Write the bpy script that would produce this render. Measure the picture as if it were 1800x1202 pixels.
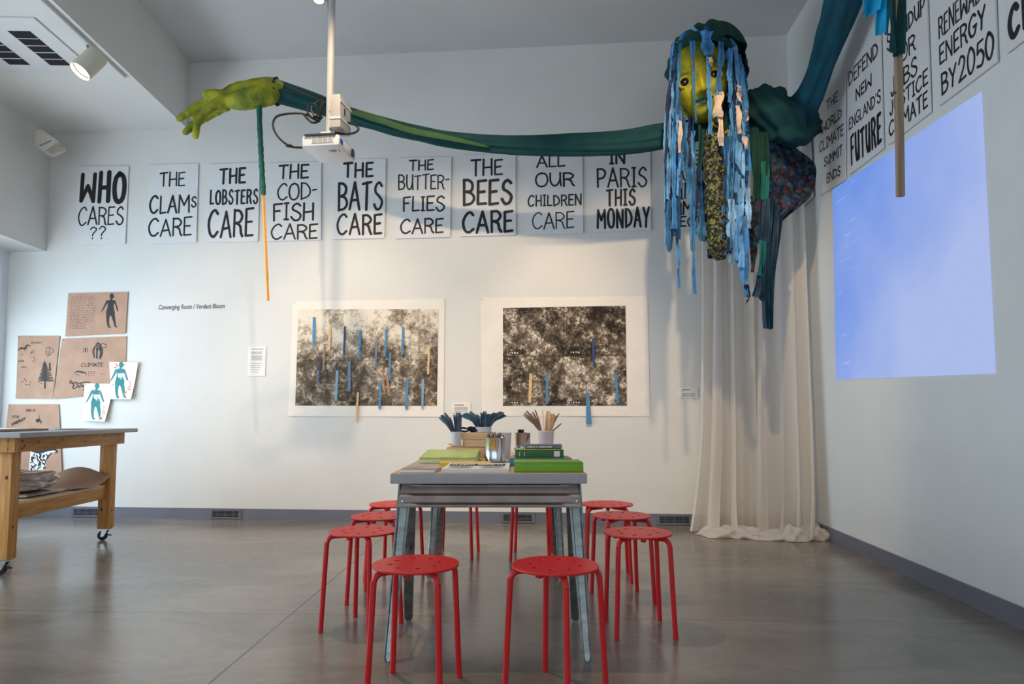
import bpy, bmesh, math, random
from mathutils import Vector, Matrix, noise

# ------------------------------------------------------------------ scene, camera, light
for o in list(bpy.data.objects): bpy.data.objects.remove(o, do_unlink=True)
scene = bpy.context.scene
COL = scene.collection
F, CX, CY, TP, H = 1200.0, 900.0, 643.3, 84.7/1200.0, 1.0     # focal length in px, principal point, tan(pitch), eye height
PITCH = math.atan(TP); CP, SP = math.cos(PITCH), math.sin(PITCH)
cd = bpy.data.cameras.new('camera'); cam = bpy.data.objects.new('camera', cd); COL.objects.link(cam)
cam.location = (0, 0, H); cam.rotation_euler = (math.pi/2 + PITCH, 0, 0)
cd.sensor_fit = 'HORIZONTAL'; cd.sensor_width = 36.0; cd.lens = 24.0
cd.shift_y = (CY - 601.0)/1800.0; cd.clip_start = 0.05
scene.camera = cam
vs = scene.view_settings
vs.view_transform = 'Standard'; vs.look = 'None'; vs.exposure = -0.08; vs.gamma = 1.0; vs.use_curve_mapping = False
w = bpy.data.worlds.new('sky'); scene.world = w; w.use_nodes = True
w.node_tree.nodes['Background'].inputs[0].default_value = (0.78, 0.89, 1.0, 1)
w.node_tree.nodes['Background'].inputs[1].default_value = 1.5

def area_light(name, loc, target, sx, sy, power, col):
    l = bpy.data.lights.new(name, 'AREA'); l.shape = 'RECTANGLE'; l.size = sx; l.size_y = sy; l.energy = power; l.color = col
    o = bpy.data.objects.new(name, l); COL.objects.link(o); o.location = loc
    o.rotation_euler = (Vector(target) - Vector(loc)).to_track_quat('-Z', 'Y').to_euler()
    return o
def spot_light(name, loc, target, power, col, angle, blend, radius):
    l = bpy.data.lights.new(name, 'SPOT'); l.energy = power; l.color = col; l.spot_size = math.radians(angle); l.spot_blend = blend; l.shadow_soft_size = radius
    o = bpy.data.objects.new(name, l); COL.objects.link(o); o.location = loc
    o.rotation_euler = (Vector(target) - Vector(loc)).to_track_quat('-Z', 'Y').to_euler()
    return o
DAY = (0.72, 0.87, 1.0); WARM = (1.0, 0.74, 0.47)
area_light('window_daylight_left', (-4.93, 4.2, 1.55), (0.0, 5.1, 0.9), 4.2, 2.0, 165, DAY)
area_light('window_daylight_front', (-1.2, -2.45, 1.5), (-1.0, 5, 0.6), 6.5, 2.2, 22, DAY)
spot_light('ceiling_spot_middle', (-0.9, 3.0, 4.40), (-0.7, 6.4, 0.8), 320, WARM, 62, 0.55, 0.05)
spot_light('ceiling_spot_corner', (1.0, 3.0, 4.40), (1.35, 6.2, 0.7), 270, WARM, 60, 0.5, 0.05)
spot_light('ceiling_spot_side', (-2.5, 3.2, 3.80), (-2.2, 6.5, 1.1), 190, WARM, 60, 0.7, 0.05)
spot_light('ceiling_spot_table', (-1.15, 3.75, 4.40), (-0.45, 3.45, 0.2), 230, WARM, 46, 0.6, 0.03)

# ------------------------------------------------------------------ measuring helpers
def ray(x, y):
    u, v = (x - CX)/F, -(y - CY)/F
    return Vector((u, CP - v*SP, SP + v*CP))
def at(x, y, Y):                      # the point seen at pixel (x, y) at depth Y
    r = ray(x, y); return Vector((0, 0, H)) + r*(Y/r.y)
def on_z(x, y, z=0.0):
    r = ray(x, y); return Vector((0, 0, H)) + r*((z - H)/r.z)
def on_plane(x, y, P, n):
    r = ray(x, y); return Vector((0, 0, H)) + r*((Vector(P) - Vector((0, 0, H))).dot(n)/r.dot(n))
ANG = math.radians(5)
WD = Vector((math.cos(ANG), -math.sin(ANG), 0)); WN = Vector((-math.sin(ANG), -math.cos(ANG), 0)); A0 = Vector((-0.21, 6.401, 0))
RD = Vector((-0.065, -1, 0)).normalized(); RN = Vector((RD.y, -RD.x, 0)); C0 = Vector((2.571, 6.158, 0))
LD = Vector((-0.035, 1, 0)).normalized()          # the left front of the building runs along this
UP = Vector((0, 0, 1))
def frame(o, x, z):
    y = z.cross(x); m = Matrix.Identity(4)
    for i, a in enumerate((x, y, z)):
        for k in range(3): m[k][i] = a[k]
    m.translation = o; return m
BACK = frame(A0, WD, WN); RIGHT = frame(C0, RD, RN)   # local x along the wall, y up, z out into the room
def wall_xy(M, px, py):
    n = M.to_3x3().col[2]; P = on_plane(px, py, M.translation, n); q = M.inverted() @ P
    return Vector((q.x, q.y))

# ------------------------------------------------------------------ materials
def lin(c):
    return tuple(((v/255)/12.92 if v/255 <= 0.04045 else ((v/255 + 0.055)/1.055)**2.4) for v in c) + (1.0,)
def N(nt, t, **kw):
    n = nt.nodes.new(t)
    for k, v in kw.items(): setattr(n, k, v)
    return n
def new_mat(name):
    m = bpy.data.materials.new(name); m.use_nodes = True
    return m, m.node_tree, m.node_tree.nodes['Principled BSDF']
def mat(name, c, rough=0.6, metal=0.0, var=0.06, scale=8.0, bump=0.0, bscale=60.0, stretch=(1, 1, 1), spec=0.4, c2=None, detail=4):
    m, nt, b = new_mat(name); L = nt.links.new
    tc = N(nt, 'ShaderNodeTexCoord'); mp = N(nt, 'ShaderNodeMapping'); mp.inputs['Scale'].default_value = stretch
    L(tc.outputs['Object'], mp.inputs[0])
    nz = N(nt, 'ShaderNodeTexNoise'); nz.inputs['Scale'].default_value = scale; nz.inputs['Detail'].default_value = detail
    L(mp.outputs[0], nz.inputs['Vector'])
    cr = N(nt, 'ShaderNodeValToRGB'); a = lin(c)
    if c2: lo, hi = a, lin(c2)
    else: lo = tuple(v*(1 - var*2) for v in a[:3]) + (1,); hi = tuple(min(1, v*(1 + var*2)) for v in a[:3]) + (1,)
    cr.color_ramp.elements[0].color = lo; cr.color_ramp.elements[1].color = hi
    cr.color_ramp.elements[0].position = 0.3; cr.color_ramp.elements[1].position = 0.7
    L(nz.outputs['Fac'], cr.inputs[0]); L(cr.outputs[0], b.inputs['Base Color'])
    b.inputs['Roughness'].default_value = rough; b.inputs['Metallic'].default_value = metal; b.inputs['Specular IOR Level'].default_value = spec
    if bump:
        n2 = N(nt, 'ShaderNodeTexNoise'); n2.inputs['Scale'].default_value = bscale; L(mp.outputs[0], n2.inputs['Vector'])
        bp = N(nt, 'ShaderNodeBump'); bp.inputs['Strength'].default_value = bump; bp.inputs['Distance'].default_value = 0.01
        L(n2.outputs['Fac'], bp.inputs['Height']); L(bp.outputs[0], b.inputs['Normal'])
    return m
def emit(name, c, s):
    m, nt, b = new_mat(name)
    b.inputs['Base Color'].default_value = (0, 0, 0, 1); b.inputs['Emission Color'].default_value = lin(c); b.inputs['Emission Strength'].default_value = s
    return m
M = {}
M['wall'] = mat('white_wall_paint', (222, 220, 215), 0.85, var=0.01, scale=3, bump=0.03, bscale=90)
M['wall_side'] = mat('side_wall_paint', (222, 225, 224), 0.8, var=0.01, scale=3, bump=0.03, bscale=90)
M['ceiling'] = mat('ceiling_paint', (205, 205, 205), 0.9, var=0.01, scale=2)
M['base'] = mat('grey_vinyl_baseboard', (112, 114, 126), 0.45, var=0.03, scale=5)
M['vent_dark'] = mat('dark_backing', (28, 28, 32), 0.8)
M['vent_metal'] = mat('vent_grey_metal', (120, 120, 128), 0.45, metal=0.4)
M['board'] = mat('white_foam_board', (222, 222, 222), 0.6, var=0.012, scale=4)
M['ink'] = mat('black_brush_paint', (34, 32, 32), 0.55, var=0.15, scale=30)
M['ink_soft'] = mat('faded_black_paint', (74, 62, 56), 0.7, var=0.2, scale=50)
M['ink_grey'] = mat('grey_print', (120, 116, 116), 0.7)
M['paper'] = mat('white_paper', (235, 232, 226), 0.8, var=0.015, scale=6)
M['print_paper'] = mat('heavy_print_paper', (236, 230, 220), 0.8, var=0.02, scale=5, bump=0.05, bscale=15)
M['kraft'] = mat('brown_kraft_paper', (184, 146, 122), 0.8, var=0.05, scale=7, bump=0.15, bscale=9)
M['red'] = mat('red_painted_steel', (206, 34, 36), 0.38, var=0.02, scale=6)
M['galv'] = mat('galvanized_steel', (136, 142, 142), 0.34, metal=0.85, var=0.12, scale=14, stretch=(1, 1, 3))
M['galv_panel'] = mat('galvanized_apron', (150, 136, 130), 0.4, metal=0.8, var=0.08, scale=10)  # galvanized steel warmed; the brown reflection is put into the colour
M['laminate'] = mat('grey_laminate', (166, 166, 168), 0.5, var=0.02, scale=30, stretch=(1, 1, 1))
M['veneer'] = mat('pinkish_wood_veneer', (196, 160, 132), 0.4, scale=4, stretch=(14, 1.5, 14), c2=(212, 178, 148))
M['wood'] = mat('orange_pine', (176, 118, 58), 0.55, scale=3.0, stretch=(14, 14, 1.2), c2=(212, 158, 90), bump=0.08, bscale=20)
M['wood_x'] = mat('orange_pine_crosswise', (172, 116, 58), 0.55, scale=3.0, stretch=(14, 1.2, 14), c2=(208, 154, 88), bump=0.08, bscale=20)
M['knot'] = mat('dark_wood_knot', (70, 42, 24), 0.7, var=0.2, scale=50)
M['pale_wood'] = mat('pale_plywood', (214, 186, 150), 0.6, scale=4, stretch=(2, 12, 12), c2=(226, 200, 166))
M['stick'] = mat('raw_pine_stick', (226, 158, 74), 0.5, scale=4, stretch=(16, 16, 1), c2=(240, 182, 100))
M['stick_grey'] = mat('weathered_wood_lath', (132, 108, 88), 0.6, scale=4, stretch=(16, 16, 1), c2=(164, 140, 118))
M['white_plastic'] = mat('white_plastic', (222, 222, 222), 0.45, var=0.01)
M['cream_plastic'] = mat('aged_cream_plastic', (196, 190, 176), 0.5, var=0.02)
M['pole_paint'] = mat('offwhite_painted_metal', (186, 184, 180), 0.45, var=0.015)
M['grille'] = mat('speaker_grille', (158, 150, 136), 0.7, var=0.1, scale=160)
M['black'] = mat('black_rubber', (26, 26, 28), 0.5)
M['dark_grey'] = mat('dark_grey_plastic', (62, 62, 64), 0.5)
M['blue_label'] = mat('blue_sticker', (24, 90, 214), 0.4)
M['steel'] = mat('bright_tin', (196, 200, 202), 0.16, metal=1.0, var=0.03, scale=10)
M['tub'] = mat('white_tub_plastic', (214, 214, 220), 0.4, var=0.01)
M['green_paint'] = mat('green_papier_mache', (76, 106, 34), 0.75, scale=6.5, c2=(178, 172, 40), bump=0.5, bscale=24, detail=6)
M['face_paint'] = mat('yellow_green_mask_paint', (62, 92, 20), 0.6, scale=7.0, c2=(184, 170, 24), bump=0.5, bscale=20, detail=5)
M['teal'] = mat('dark_teal_cotton', (9, 62, 64), 0.85, var=0.1, scale=9, bump=0.1, bscale=50)
M['teal2'] = mat('deep_blue_teal_cotton', (10, 76, 94), 0.8, var=0.1, scale=9)
M['green_cloth'] = mat('bottle_green_cloth', (14, 62, 52), 0.85, var=0.12, scale=8)
M['emerald'] = mat('emerald_cloth', (24, 112, 98), 0.8, var=0.06, scale=8)
M['lime_cloth'] = mat('olive_green_cloth', (58, 92, 56), 0.85)
M['cyan'] = mat('bright_cyan_satin', (24, 158, 206), 0.4, var=0.08, scale=6)
M['velvet'] = mat('navy_velvet', (6, 32, 48), 0.6, scale=16, c2=(20, 68, 90), stretch=(1, 1, .3))
for i, c in enumerate([(70, 132, 184), (104, 160, 204), (36, 84, 128), (140, 184, 216), (56, 108, 150), (34, 44, 78)]):
    M['rag%d' % i] = mat('blue_rag_cotton', c, 0.85, var=0.22, scale=9, bump=0.2, bscale=40)
M['cream_rag'] = mat('cream_rag_cotton', (206, 182, 160), 0.85, var=0.06)
M['rod_wrap'] = mat('green_wrapped_rod', (28, 92, 78), 0.7, var=0.15, scale=40, bump=0.3, bscale=80)
M['felt_blue'] = mat('blue_felt', (84, 136, 176), 0.9, var=0.08, scale=30)
M['felt_pale'] = mat('pale_blue_felt', (128, 164, 192), 0.9, var=0.08, scale=30)
M['felt_grey'] = mat('slate_blue_felt', (112, 132, 164), 0.9, var=0.08, scale=30)
M['felt_navy'] = mat('navy_felt', (62, 76, 116), 0.9, var=0.08, scale=30)
M['felt_tan'] = mat('tan_wood_veneer', (224, 184, 136), 0.8, var=0.06, scale=30)
M['strip_slate'] = mat('slate_paper_strip', (112, 122, 144), 0.8, var=.1, scale=20)
M['strip_teal'] = mat('teal_paper_strip', (62, 98, 120), 0.8, var=.12, scale=20)
M['felt_brown'] = mat('brown_wood_veneer', (168, 128, 100), 0.8, var=0.06, scale=30)
M['silhouette'] = mat('teal_print_ink', (54, 134, 136), 0.7, var=0.06, scale=30)
M['orange_ink'] = mat('orange_print_ink', (224, 132, 88), 0.7)
M['pink_ink'] = mat('pale_pink_print_ink', (232, 188, 178), 0.7)
M['bag'] = mat('clear_bag_of_brown_paper', (158, 132, 110), 0.12, scale=7, c2=(214, 208, 202), bump=0.45, bscale=9, stretch=(1, 2, 4), spec=0.9)
M['pages'] = mat('book_pages', (228, 222, 208), 0.8, var=0.05, scale=40, stretch=(1, 1, 14))
M['lime'] = mat('lime_green_cover', (198, 214, 124), 0.35, var=0.06, scale=8)
M['lime_edge'] = mat('bright_lime_edge', (166, 210, 34), 0.4)
M['green_cover'] = mat('grass_green_cover', (112, 166, 34), 0.45, var=0.03)
M['green_spine'] = mat('dark_green_spine', (44, 104, 44), 0.45, var=0.06, scale=30)
M['yellow_top'] = mat('yellow_green_cover', (204, 190, 96), 0.4, scale=18, c2=(120, 150, 60))
M['teal_cover'] = mat('teal_blue_cover', (66, 136, 156), 0.4, var=0.05)
M['grey_cover'] = mat('grey_landscape_cover', (140, 140, 160), 0.4, scale=14, c2=(178, 150, 140))
M['dark_cover'] = mat('dark_slate_cover', (62, 62, 80), 0.4, scale=20, c2=(120, 122, 138))
M['black_cover'] = mat('black_spine', (24, 24, 30), 0.4)
M['yellow_paper'] = mat('yellow_paper', (248, 196, 46), 0.7)
M['cardboard'] = mat('tan_cardboard', (230, 196, 154), 0.7, var=0.03, scale=10)
M['photo_cover'] = mat('brown_photo_cover', (120, 96, 84), 0.4, scale=8, c2=(214, 204, 192))
M['lettering_grey'] = mat('grey_vinyl_lettering', (92, 90, 90), 0.5)
M['white_ink'] = mat('white_ink', (240, 238, 232), 0.6)
M['iron'] = mat('window_frame_white', (226, 232, 238), 0.5, var=0.01)
M['eye_black'] = mat('glossy_black_eye', (14, 14, 16), 0.25, var=0.1)
M['eye_rim'] = mat('ochre_eye_rim', (176, 160, 30), 0.6, var=0.1, scale=30)
M['lip'] = mat('dark_teal_lip_paint', (18, 70, 70), 0.6, var=0.1)
M['fray'] = mat('navy_frayed_trim', (24, 30, 56), 0.9, var=0.2, scale=60)
M['lampshell'] = mat('cream_lamp_housing', (216, 210, 194), 0.4, var=0.01)
M['lens'] = emit('glowing_lamp_lens', (255, 236, 200), 9.0)

def floor_material():
    m, nt, b = new_mat('polished_concrete'); L = nt.links.new
    tc = N(nt, 'ShaderNodeTexCoord')
    mp = N(nt, 'ShaderNodeMapping'); mp.inputs['Scale'].default_value = (0.7, 1.3, 1); L(tc.outputs['Object'], mp.inputs[0])
    n1 = N(nt, 'ShaderNodeTexNoise'); n1.inputs['Scale'].default_value = 1.6; n1.inputs['Detail'].default_value = 8; n1.inputs['Roughness'].default_value = 0.65; n1.inputs['Distortion'].default_value = 0.6
    L(mp.outputs[0], n1.inputs['Vector'])
    cr = N(nt, 'ShaderNodeValToRGB'); e = cr.color_ramp.elements
    e[0].position = 0.3; e[0].color = lin((104, 98, 92)); e[1].position = 0.75; e[1].color = lin((152, 143, 132))
    L(n1.outputs['Fac'], cr.inputs[0])
    n2 = N(nt, 'ShaderNodeTexNoise'); n2.inputs['Scale'].default_value = 38; n2.inputs['Detail'].default_value = 5; L(mp.outputs[0], n2.inputs['Vector'])
    mx = N(nt, 'ShaderNodeMixRGB', blend_type='MULTIPLY'); mx.inputs[0].default_value = 0.15
    L(cr.outputs[0], mx.inputs[1]); L(n2.outputs['Fac'], mx.inputs[2])
    # two sawn joints
    sx = N(nt, 'ShaderNodeSeparateXYZ'); L(tc.outputs['Object'], sx.inputs[0])
    prev = mx.outputs[0]
    def joint(P, Q, width, prev):
        d = (Vector(Q) - Vector(P)); d.z = 0; d.normalize(); n = Vector((-d.y, d.x, 0)); c = n.dot(Vector(P))
        a = N(nt, 'ShaderNodeMath', operation='MULTIPLY'); a.inputs[1].default_value = n.x; L(sx.outputs[0], a.inputs[0])
        bb = N(nt, 'ShaderNodeMath', operation='MULTIPLY_ADD'); bb.inputs[1].default_value = n.y; L(sx.outputs[1], bb.inputs[0]); L(a.outputs[0], bb.inputs[2])
        s = N(nt, 'ShaderNodeMath', operation='SUBTRACT'); s.inputs[1].default_value = c; L(bb.outputs[0], s.inputs[0])
        ab = N(nt, 'ShaderNodeMath', operation='ABSOLUTE'); L(s.outputs[0], ab.inputs[0])
        lt = N(nt, 'ShaderNodeMath', operation='LESS_THAN'); lt.inputs[1].default_value = width; L(ab.outputs[0], lt.inputs[0])
        mm = N(nt, 'ShaderNodeMixRGB'); mm.inputs[2].default_value = lin((36, 34, 32)); L(lt.outputs[0], mm.inputs[0]); L(prev, mm.inputs[1])
        return mm.outputs[0]
    prev = joint(on_z(0, 1072.3), on_z(1660, 1095), 0.0028, prev)
    prev = joint(on_z(366.7, 1202), on_z(600, 1005), 0.0042, prev)
    L(prev, b.inputs['Base Color'])
    rr = N(nt, 'ShaderNodeMapRange'); rr.inputs['To Min'].default_value = 0.12; rr.inputs['To Max'].default_value = 0.30; L(n1.outputs['Fac'], rr.inputs[0])
    L(rr.outputs[0], b.inputs['Roughness']); b.inputs['Specular IOR Level'].default_value = 0.55
    bp = N(nt, 'ShaderNodeBump'); bp.inputs['Strength'].default_value = 0.015; bp.inputs['Distance'].default_value = 0.01
    L(n2.outputs['Fac'], bp.inputs['Height']); L(bp.outputs[0], b.inputs['Normal'])
    return m
M['floor'] = floor_material()

def sheer_material():
    m, nt, b = new_mat('sheer_cream_muslin'); L = nt.links.new
    tc = N(nt, 'ShaderNodeTexCoord'); nz = N(nt, 'ShaderNodeTexNoise'); nz.inputs['Scale'].default_value = 220; L(tc.outputs['Object'], nz.inputs['Vector'])
    cr = N(nt, 'ShaderNodeValToRGB'); cr.color_ramp.elements[0].color = lin((226, 217, 206)); cr.color_ramp.elements[1].color = lin((246, 239, 230)); L(nz.outputs['Fac'], cr.inputs[0])
    L(cr.outputs[0], b.inputs['Base Color']); b.inputs['Roughness'].default_value = 0.9; b.inputs['Specular IOR Level'].default_value = 0.1
    tl = N(nt, 'ShaderNodeBsdfTranslucent'); L(cr.outputs[0], tl.inputs[0])
    tr = N(nt, 'ShaderNodeBsdfTransparent')
    m1 = N(nt, 'ShaderNodeMixShader'); m1.inputs[0].default_value = 0.35; L(b.outputs[0], m1.inputs[1]); L(tl.outputs[0], m1.inputs[2])
    m2 = N(nt, 'ShaderNodeMixShader'); m2.inputs[0].default_value = 0.18; L(m1.outputs[0], m2.inputs[1]); L(tr.outputs[0], m2.inputs[2])
    L(m2.outputs[0], nt.nodes['Material Output'].inputs['Surface'])
    return m
M['sheer'] = sheer_material()

def aerial_material(name, top_light, cells, W, Hh, contrast):
    # a sepia aerial photograph printed on the sheet: fields, roads and built-up specks from noise
    m, nt, b = new_mat(name); L = nt.links.new
    tc = N(nt, 'ShaderNodeTexCoord'); sep = N(nt, 'ShaderNodeSeparateXYZ'); L(tc.outputs['Object'], sep.inputs[0])
    def noise_tex(s, d, r, dist, st=(1, 1, 1)):
        mp = N(nt, 'ShaderNodeMapping'); mp.inputs['Scale'].default_value = st; L(tc.outputs['Object'], mp.inputs[0])
        n = N(nt, 'ShaderNodeTexNoise'); n.inputs['Scale'].default_value = s; n.inputs['Detail'].default_value = d; n.inputs['Roughness'].default_value = r; n.inputs['Distortion'].default_value = dist
        L(mp.outputs[0], n.inputs['Vector']); return n.outputs['Fac']
    def mth(op, a, b2=None, c=None):
        n = N(nt, 'ShaderNodeMath', operation=op)
        for i, v in enumerate((a, b2, c)):
            if v is None: continue
            if isinstance(v, (int, float)): n.inputs[i].default_value = v
            else: L(v, n.inputs[i])
        return n.outputs[0]
    big = noise_tex(3.2, 5, 0.6, 0.3); fine = noise_tex(30, 6, 0.7, 0.0); mid = noise_tex(9, 6, 0.62, 0.0)
    vo = N(nt, 'ShaderNodeTexVoronoi', feature='DISTANCE_TO_EDGE'); vo.inputs['Scale'].default_value = cells
    mp = N(nt, 'ShaderNodeMapping'); L(tc.outputs['Object'], mp.inputs[0])
    wob = N(nt, 'ShaderNodeVectorMath', operation='MULTIPLY_ADD'); wn = N(nt, 'ShaderNodeTexNoise'); wn.inputs['Scale'].default_value = 5
    L(tc.outputs['Object'], wn.inputs['Vector']); L(wn.outputs['Color'], wob.inputs[0]); wob.inputs[1].default_value = (0.07, 0.07, 0.07); L(tc.outputs['Object'], wob.inputs[2])
    L(wob.outputs[0], vo.inputs['Vector'])
    road = mth('MULTIPLY', mth('LESS_THAN', vo.outputs['Distance'], 0.016), mth('GREATER_THAN', mid, 0.46))
    cell = N(nt, 'ShaderNodeTexVoronoi'); cell.inputs['Scale'].default_value = cells*.9; cell.distance = 'MANHATTAN'; L(tc.outputs['Object'], cell.inputs['Vector'])
    cs = N(nt, 'ShaderNodeSeparateXYZ'); L(cell.outputs['Color'], cs.inputs[0])
    specks = N(nt, 'ShaderNodeTexVoronoi'); specks.inputs['Scale'].default_value = cells*9; specks.distance = 'CHEBYCHEV'; L(wob.outputs[0], specks.inputs['Vector'])
    sk = N(nt, 'ShaderNodeSeparateXYZ'); L(specks.outputs['Color'], sk.inputs[0])
    town = mth('MULTIPLY', mth('GREATER_THAN', mid, 0.52), mth('GREATER_THAN', sk.outputs[0], 0.62))
    v = mth('MULTIPLY_ADD', big, 1.7, mth('MULTIPLY_ADD', fine, 1.1, mth('MULTIPLY', mid, 0.9)))
    v = mth('SUBTRACT', v, 1.85)
    v = mth('MULTIPLY', v, contrast)
    v = mth('ADD', v, mth('MULTIPLY_ADD', cs.outputs[0], 0.26, -0.13))
    v = mth('ADD', v, mth('MULTIPLY', town, 0.30 if not top_light else 0.16))
    v = mth('ADD', v, 0.52 if top_light else 0.36)
    if top_light:
        g = N(nt, 'ShaderNodeMapRange'); g.inputs['From Min'].default_value = -0.1*Hh; g.inputs['From Max'].default_value = 0.42*Hh; g.inputs['To Min'].default_value = -0.12; g.inputs['To Max'].default_value = 0.42
        L(sep.outputs[1], g.inputs[0]); v = mth('ADD', v, mth('MULTIPLY', g.outputs[0], mth('MULTIPLY_ADD', big, 1.2, 0.3)))
    else:
        lo = mth('LESS_THAN', sep.outputs[1], 0.0)
        v = mth('ADD', v, mth('MULTIPLY_ADD', lo, 0.12, -0.06))
    v = mth('ADD', v, mth('MULTIPLY', road, 0.22))
    if not top_light:                       # seam between the four photographs
        sy = mth('LESS_THAN', mth('ABSOLUTE', sep.outputs[1]), 0.0025); sx2 = mth('LESS_THAN', mth('ABSOLUTE', sep.outputs[0]), 0.002)
        v = mth('SUBTRACT', v, mth('MULTIPLY', mth('MAXIMUM', sy, sx2), 0.6))
    else:
        sy = mth('LESS_THAN', mth('ABSOLUTE', mth('ADD', sep.outputs[1], 0.03)), 0.0018); v = mth('SUBTRACT', v, mth('MULTIPLY', sy, 0.4))
    cr = N(nt, 'ShaderNodeValToRGB'); e = cr.color_ramp.elements
    e[0].position = 0.05; e[0].color = lin((44, 36, 30)); e[1].position = 0.95; e[1].color = lin((232, 220, 202))
    x = e.new(0.40); x.color = lin((104, 92, 78)); x = e.new(0.65); x.color = lin((164, 150, 132))
    L(v, cr.inputs[0]); L(cr.outputs[0], b.inputs['Base Color']); b.inputs['Roughness'].default_value = 0.7; b.inputs['Specular IOR Level'].default_value = 0.2
    return m

def floral_material(name, cols, scale, bump=0.0):
    m, nt, b = new_mat(name); L = nt.links.new
    tc = N(nt, 'ShaderNodeTexCoord')
    vo = N(nt, 'ShaderNodeTexVoronoi'); vo.inputs['Scale'].default_value = scale
    wn = N(nt, 'ShaderNodeTexNoise'); wn.inputs['Scale'].default_value = scale*1.3; wn.inputs['Detail'].default_value = 3; L(tc.outputs['Object'], wn.inputs['Vector'])
    wv = N(nt, 'ShaderNodeVectorMath', operation='MULTIPLY_ADD'); k = 1.6/scale; wv.inputs[1].default_value = (k, k, k); L(wn.outputs['Color'], wv.inputs[0]); L(tc.outputs['Object'], wv.inputs[2]); L(wv.outputs[0], vo.inputs['Vector'])
    sp = N(nt, 'ShaderNodeSeparateXYZ'); L(vo.outputs['Color'], sp.inputs[0])
    cr = N(nt, 'ShaderNodeValToRGB'); cr.color_ramp.interpolation = 'CONSTANT'
    e = cr.color_ramp.elements
    e[0].position = 0; e[0].color = lin(cols[0]); e[1].position = 1/len(cols); e[1].color = lin(cols[1])
    for i, c in enumerate(cols[2:], 2): x = e.new(i/len(cols)); x.color = lin(c)
    L(sp.outputs[0], cr.inputs[0])
    n = N(nt, 'ShaderNodeTexNoise'); n.inputs['Scale'].default_value = scale*2.5; L(tc.outputs['Object'], n.inputs['Vector'])
    mx = N(nt, 'ShaderNodeMixRGB', blend_type='MULTIPLY'); mx.inputs[0].default_value = 0.9; L(cr.outputs[0], mx.inputs[1]); L(n.outputs['Fac'], mx.inputs[2])
    L(mx.outputs[0], b.inputs['Base Color']); b.inputs['Roughness'].default_value = 0.8
    if bump:
        bp = N(nt, 'ShaderNodeBump'); bp.inputs['Strength'].default_value = bump; bp.inputs['Distance'].default_value = 0.02
        L(vo.outputs['Distance'], bp.inputs['Height']); L(bp.outputs[0], b.inputs['Normal'])
    return m
M['floral'] = floral_material('dark_floral_print', [(20, 22, 34), (36, 92, 122), (22, 40, 60), (74, 84, 78), (58, 110, 140), (18, 20, 30), (120, 40, 52), (26, 54, 78), (18, 20, 32), (40, 84, 110), (24, 40, 54)], 34, 0.3)
M['knit'] = floral_material('yellow_black_chunky_knit', [(22, 22, 24), (196, 192, 84), (120, 130, 100), (30, 30, 30), (150, 160, 120), (70, 76, 40), (26, 26, 28), (96, 84, 50)], 60, 0.8)

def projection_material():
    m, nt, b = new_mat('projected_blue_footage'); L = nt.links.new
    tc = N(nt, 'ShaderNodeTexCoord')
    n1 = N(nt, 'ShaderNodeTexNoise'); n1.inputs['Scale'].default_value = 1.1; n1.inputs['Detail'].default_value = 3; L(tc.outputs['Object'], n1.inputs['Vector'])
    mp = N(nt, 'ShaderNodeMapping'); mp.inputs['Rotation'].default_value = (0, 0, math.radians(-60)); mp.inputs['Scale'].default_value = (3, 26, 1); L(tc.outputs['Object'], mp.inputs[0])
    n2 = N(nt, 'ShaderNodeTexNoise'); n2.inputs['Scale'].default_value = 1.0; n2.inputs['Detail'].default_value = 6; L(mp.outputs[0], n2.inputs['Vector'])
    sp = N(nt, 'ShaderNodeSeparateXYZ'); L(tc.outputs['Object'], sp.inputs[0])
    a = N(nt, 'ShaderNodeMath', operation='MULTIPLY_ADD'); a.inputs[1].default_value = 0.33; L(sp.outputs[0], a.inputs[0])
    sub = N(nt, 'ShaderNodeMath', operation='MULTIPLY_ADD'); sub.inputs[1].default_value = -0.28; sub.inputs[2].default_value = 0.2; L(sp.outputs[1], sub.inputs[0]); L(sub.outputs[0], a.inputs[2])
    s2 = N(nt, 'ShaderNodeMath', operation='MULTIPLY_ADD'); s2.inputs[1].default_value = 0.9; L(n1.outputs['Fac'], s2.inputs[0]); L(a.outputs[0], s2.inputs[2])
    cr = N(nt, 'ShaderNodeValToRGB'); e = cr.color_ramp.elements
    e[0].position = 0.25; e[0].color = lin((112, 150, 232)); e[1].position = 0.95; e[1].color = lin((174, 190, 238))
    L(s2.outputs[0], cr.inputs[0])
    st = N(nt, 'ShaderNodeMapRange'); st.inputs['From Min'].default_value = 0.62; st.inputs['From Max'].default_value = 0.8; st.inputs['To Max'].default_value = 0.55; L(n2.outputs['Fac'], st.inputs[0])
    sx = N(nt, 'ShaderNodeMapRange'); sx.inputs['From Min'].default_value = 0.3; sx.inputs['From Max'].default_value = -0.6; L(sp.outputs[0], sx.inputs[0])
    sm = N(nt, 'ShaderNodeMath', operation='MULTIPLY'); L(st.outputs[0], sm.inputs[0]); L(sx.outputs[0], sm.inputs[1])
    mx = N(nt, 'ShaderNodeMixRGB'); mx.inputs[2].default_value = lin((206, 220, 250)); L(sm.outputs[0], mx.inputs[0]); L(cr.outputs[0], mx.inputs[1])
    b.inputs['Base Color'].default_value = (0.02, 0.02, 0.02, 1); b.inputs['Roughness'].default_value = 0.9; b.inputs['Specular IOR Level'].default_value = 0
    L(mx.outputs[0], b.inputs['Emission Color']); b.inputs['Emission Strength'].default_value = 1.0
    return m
M['projection'] = projection_material()

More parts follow.
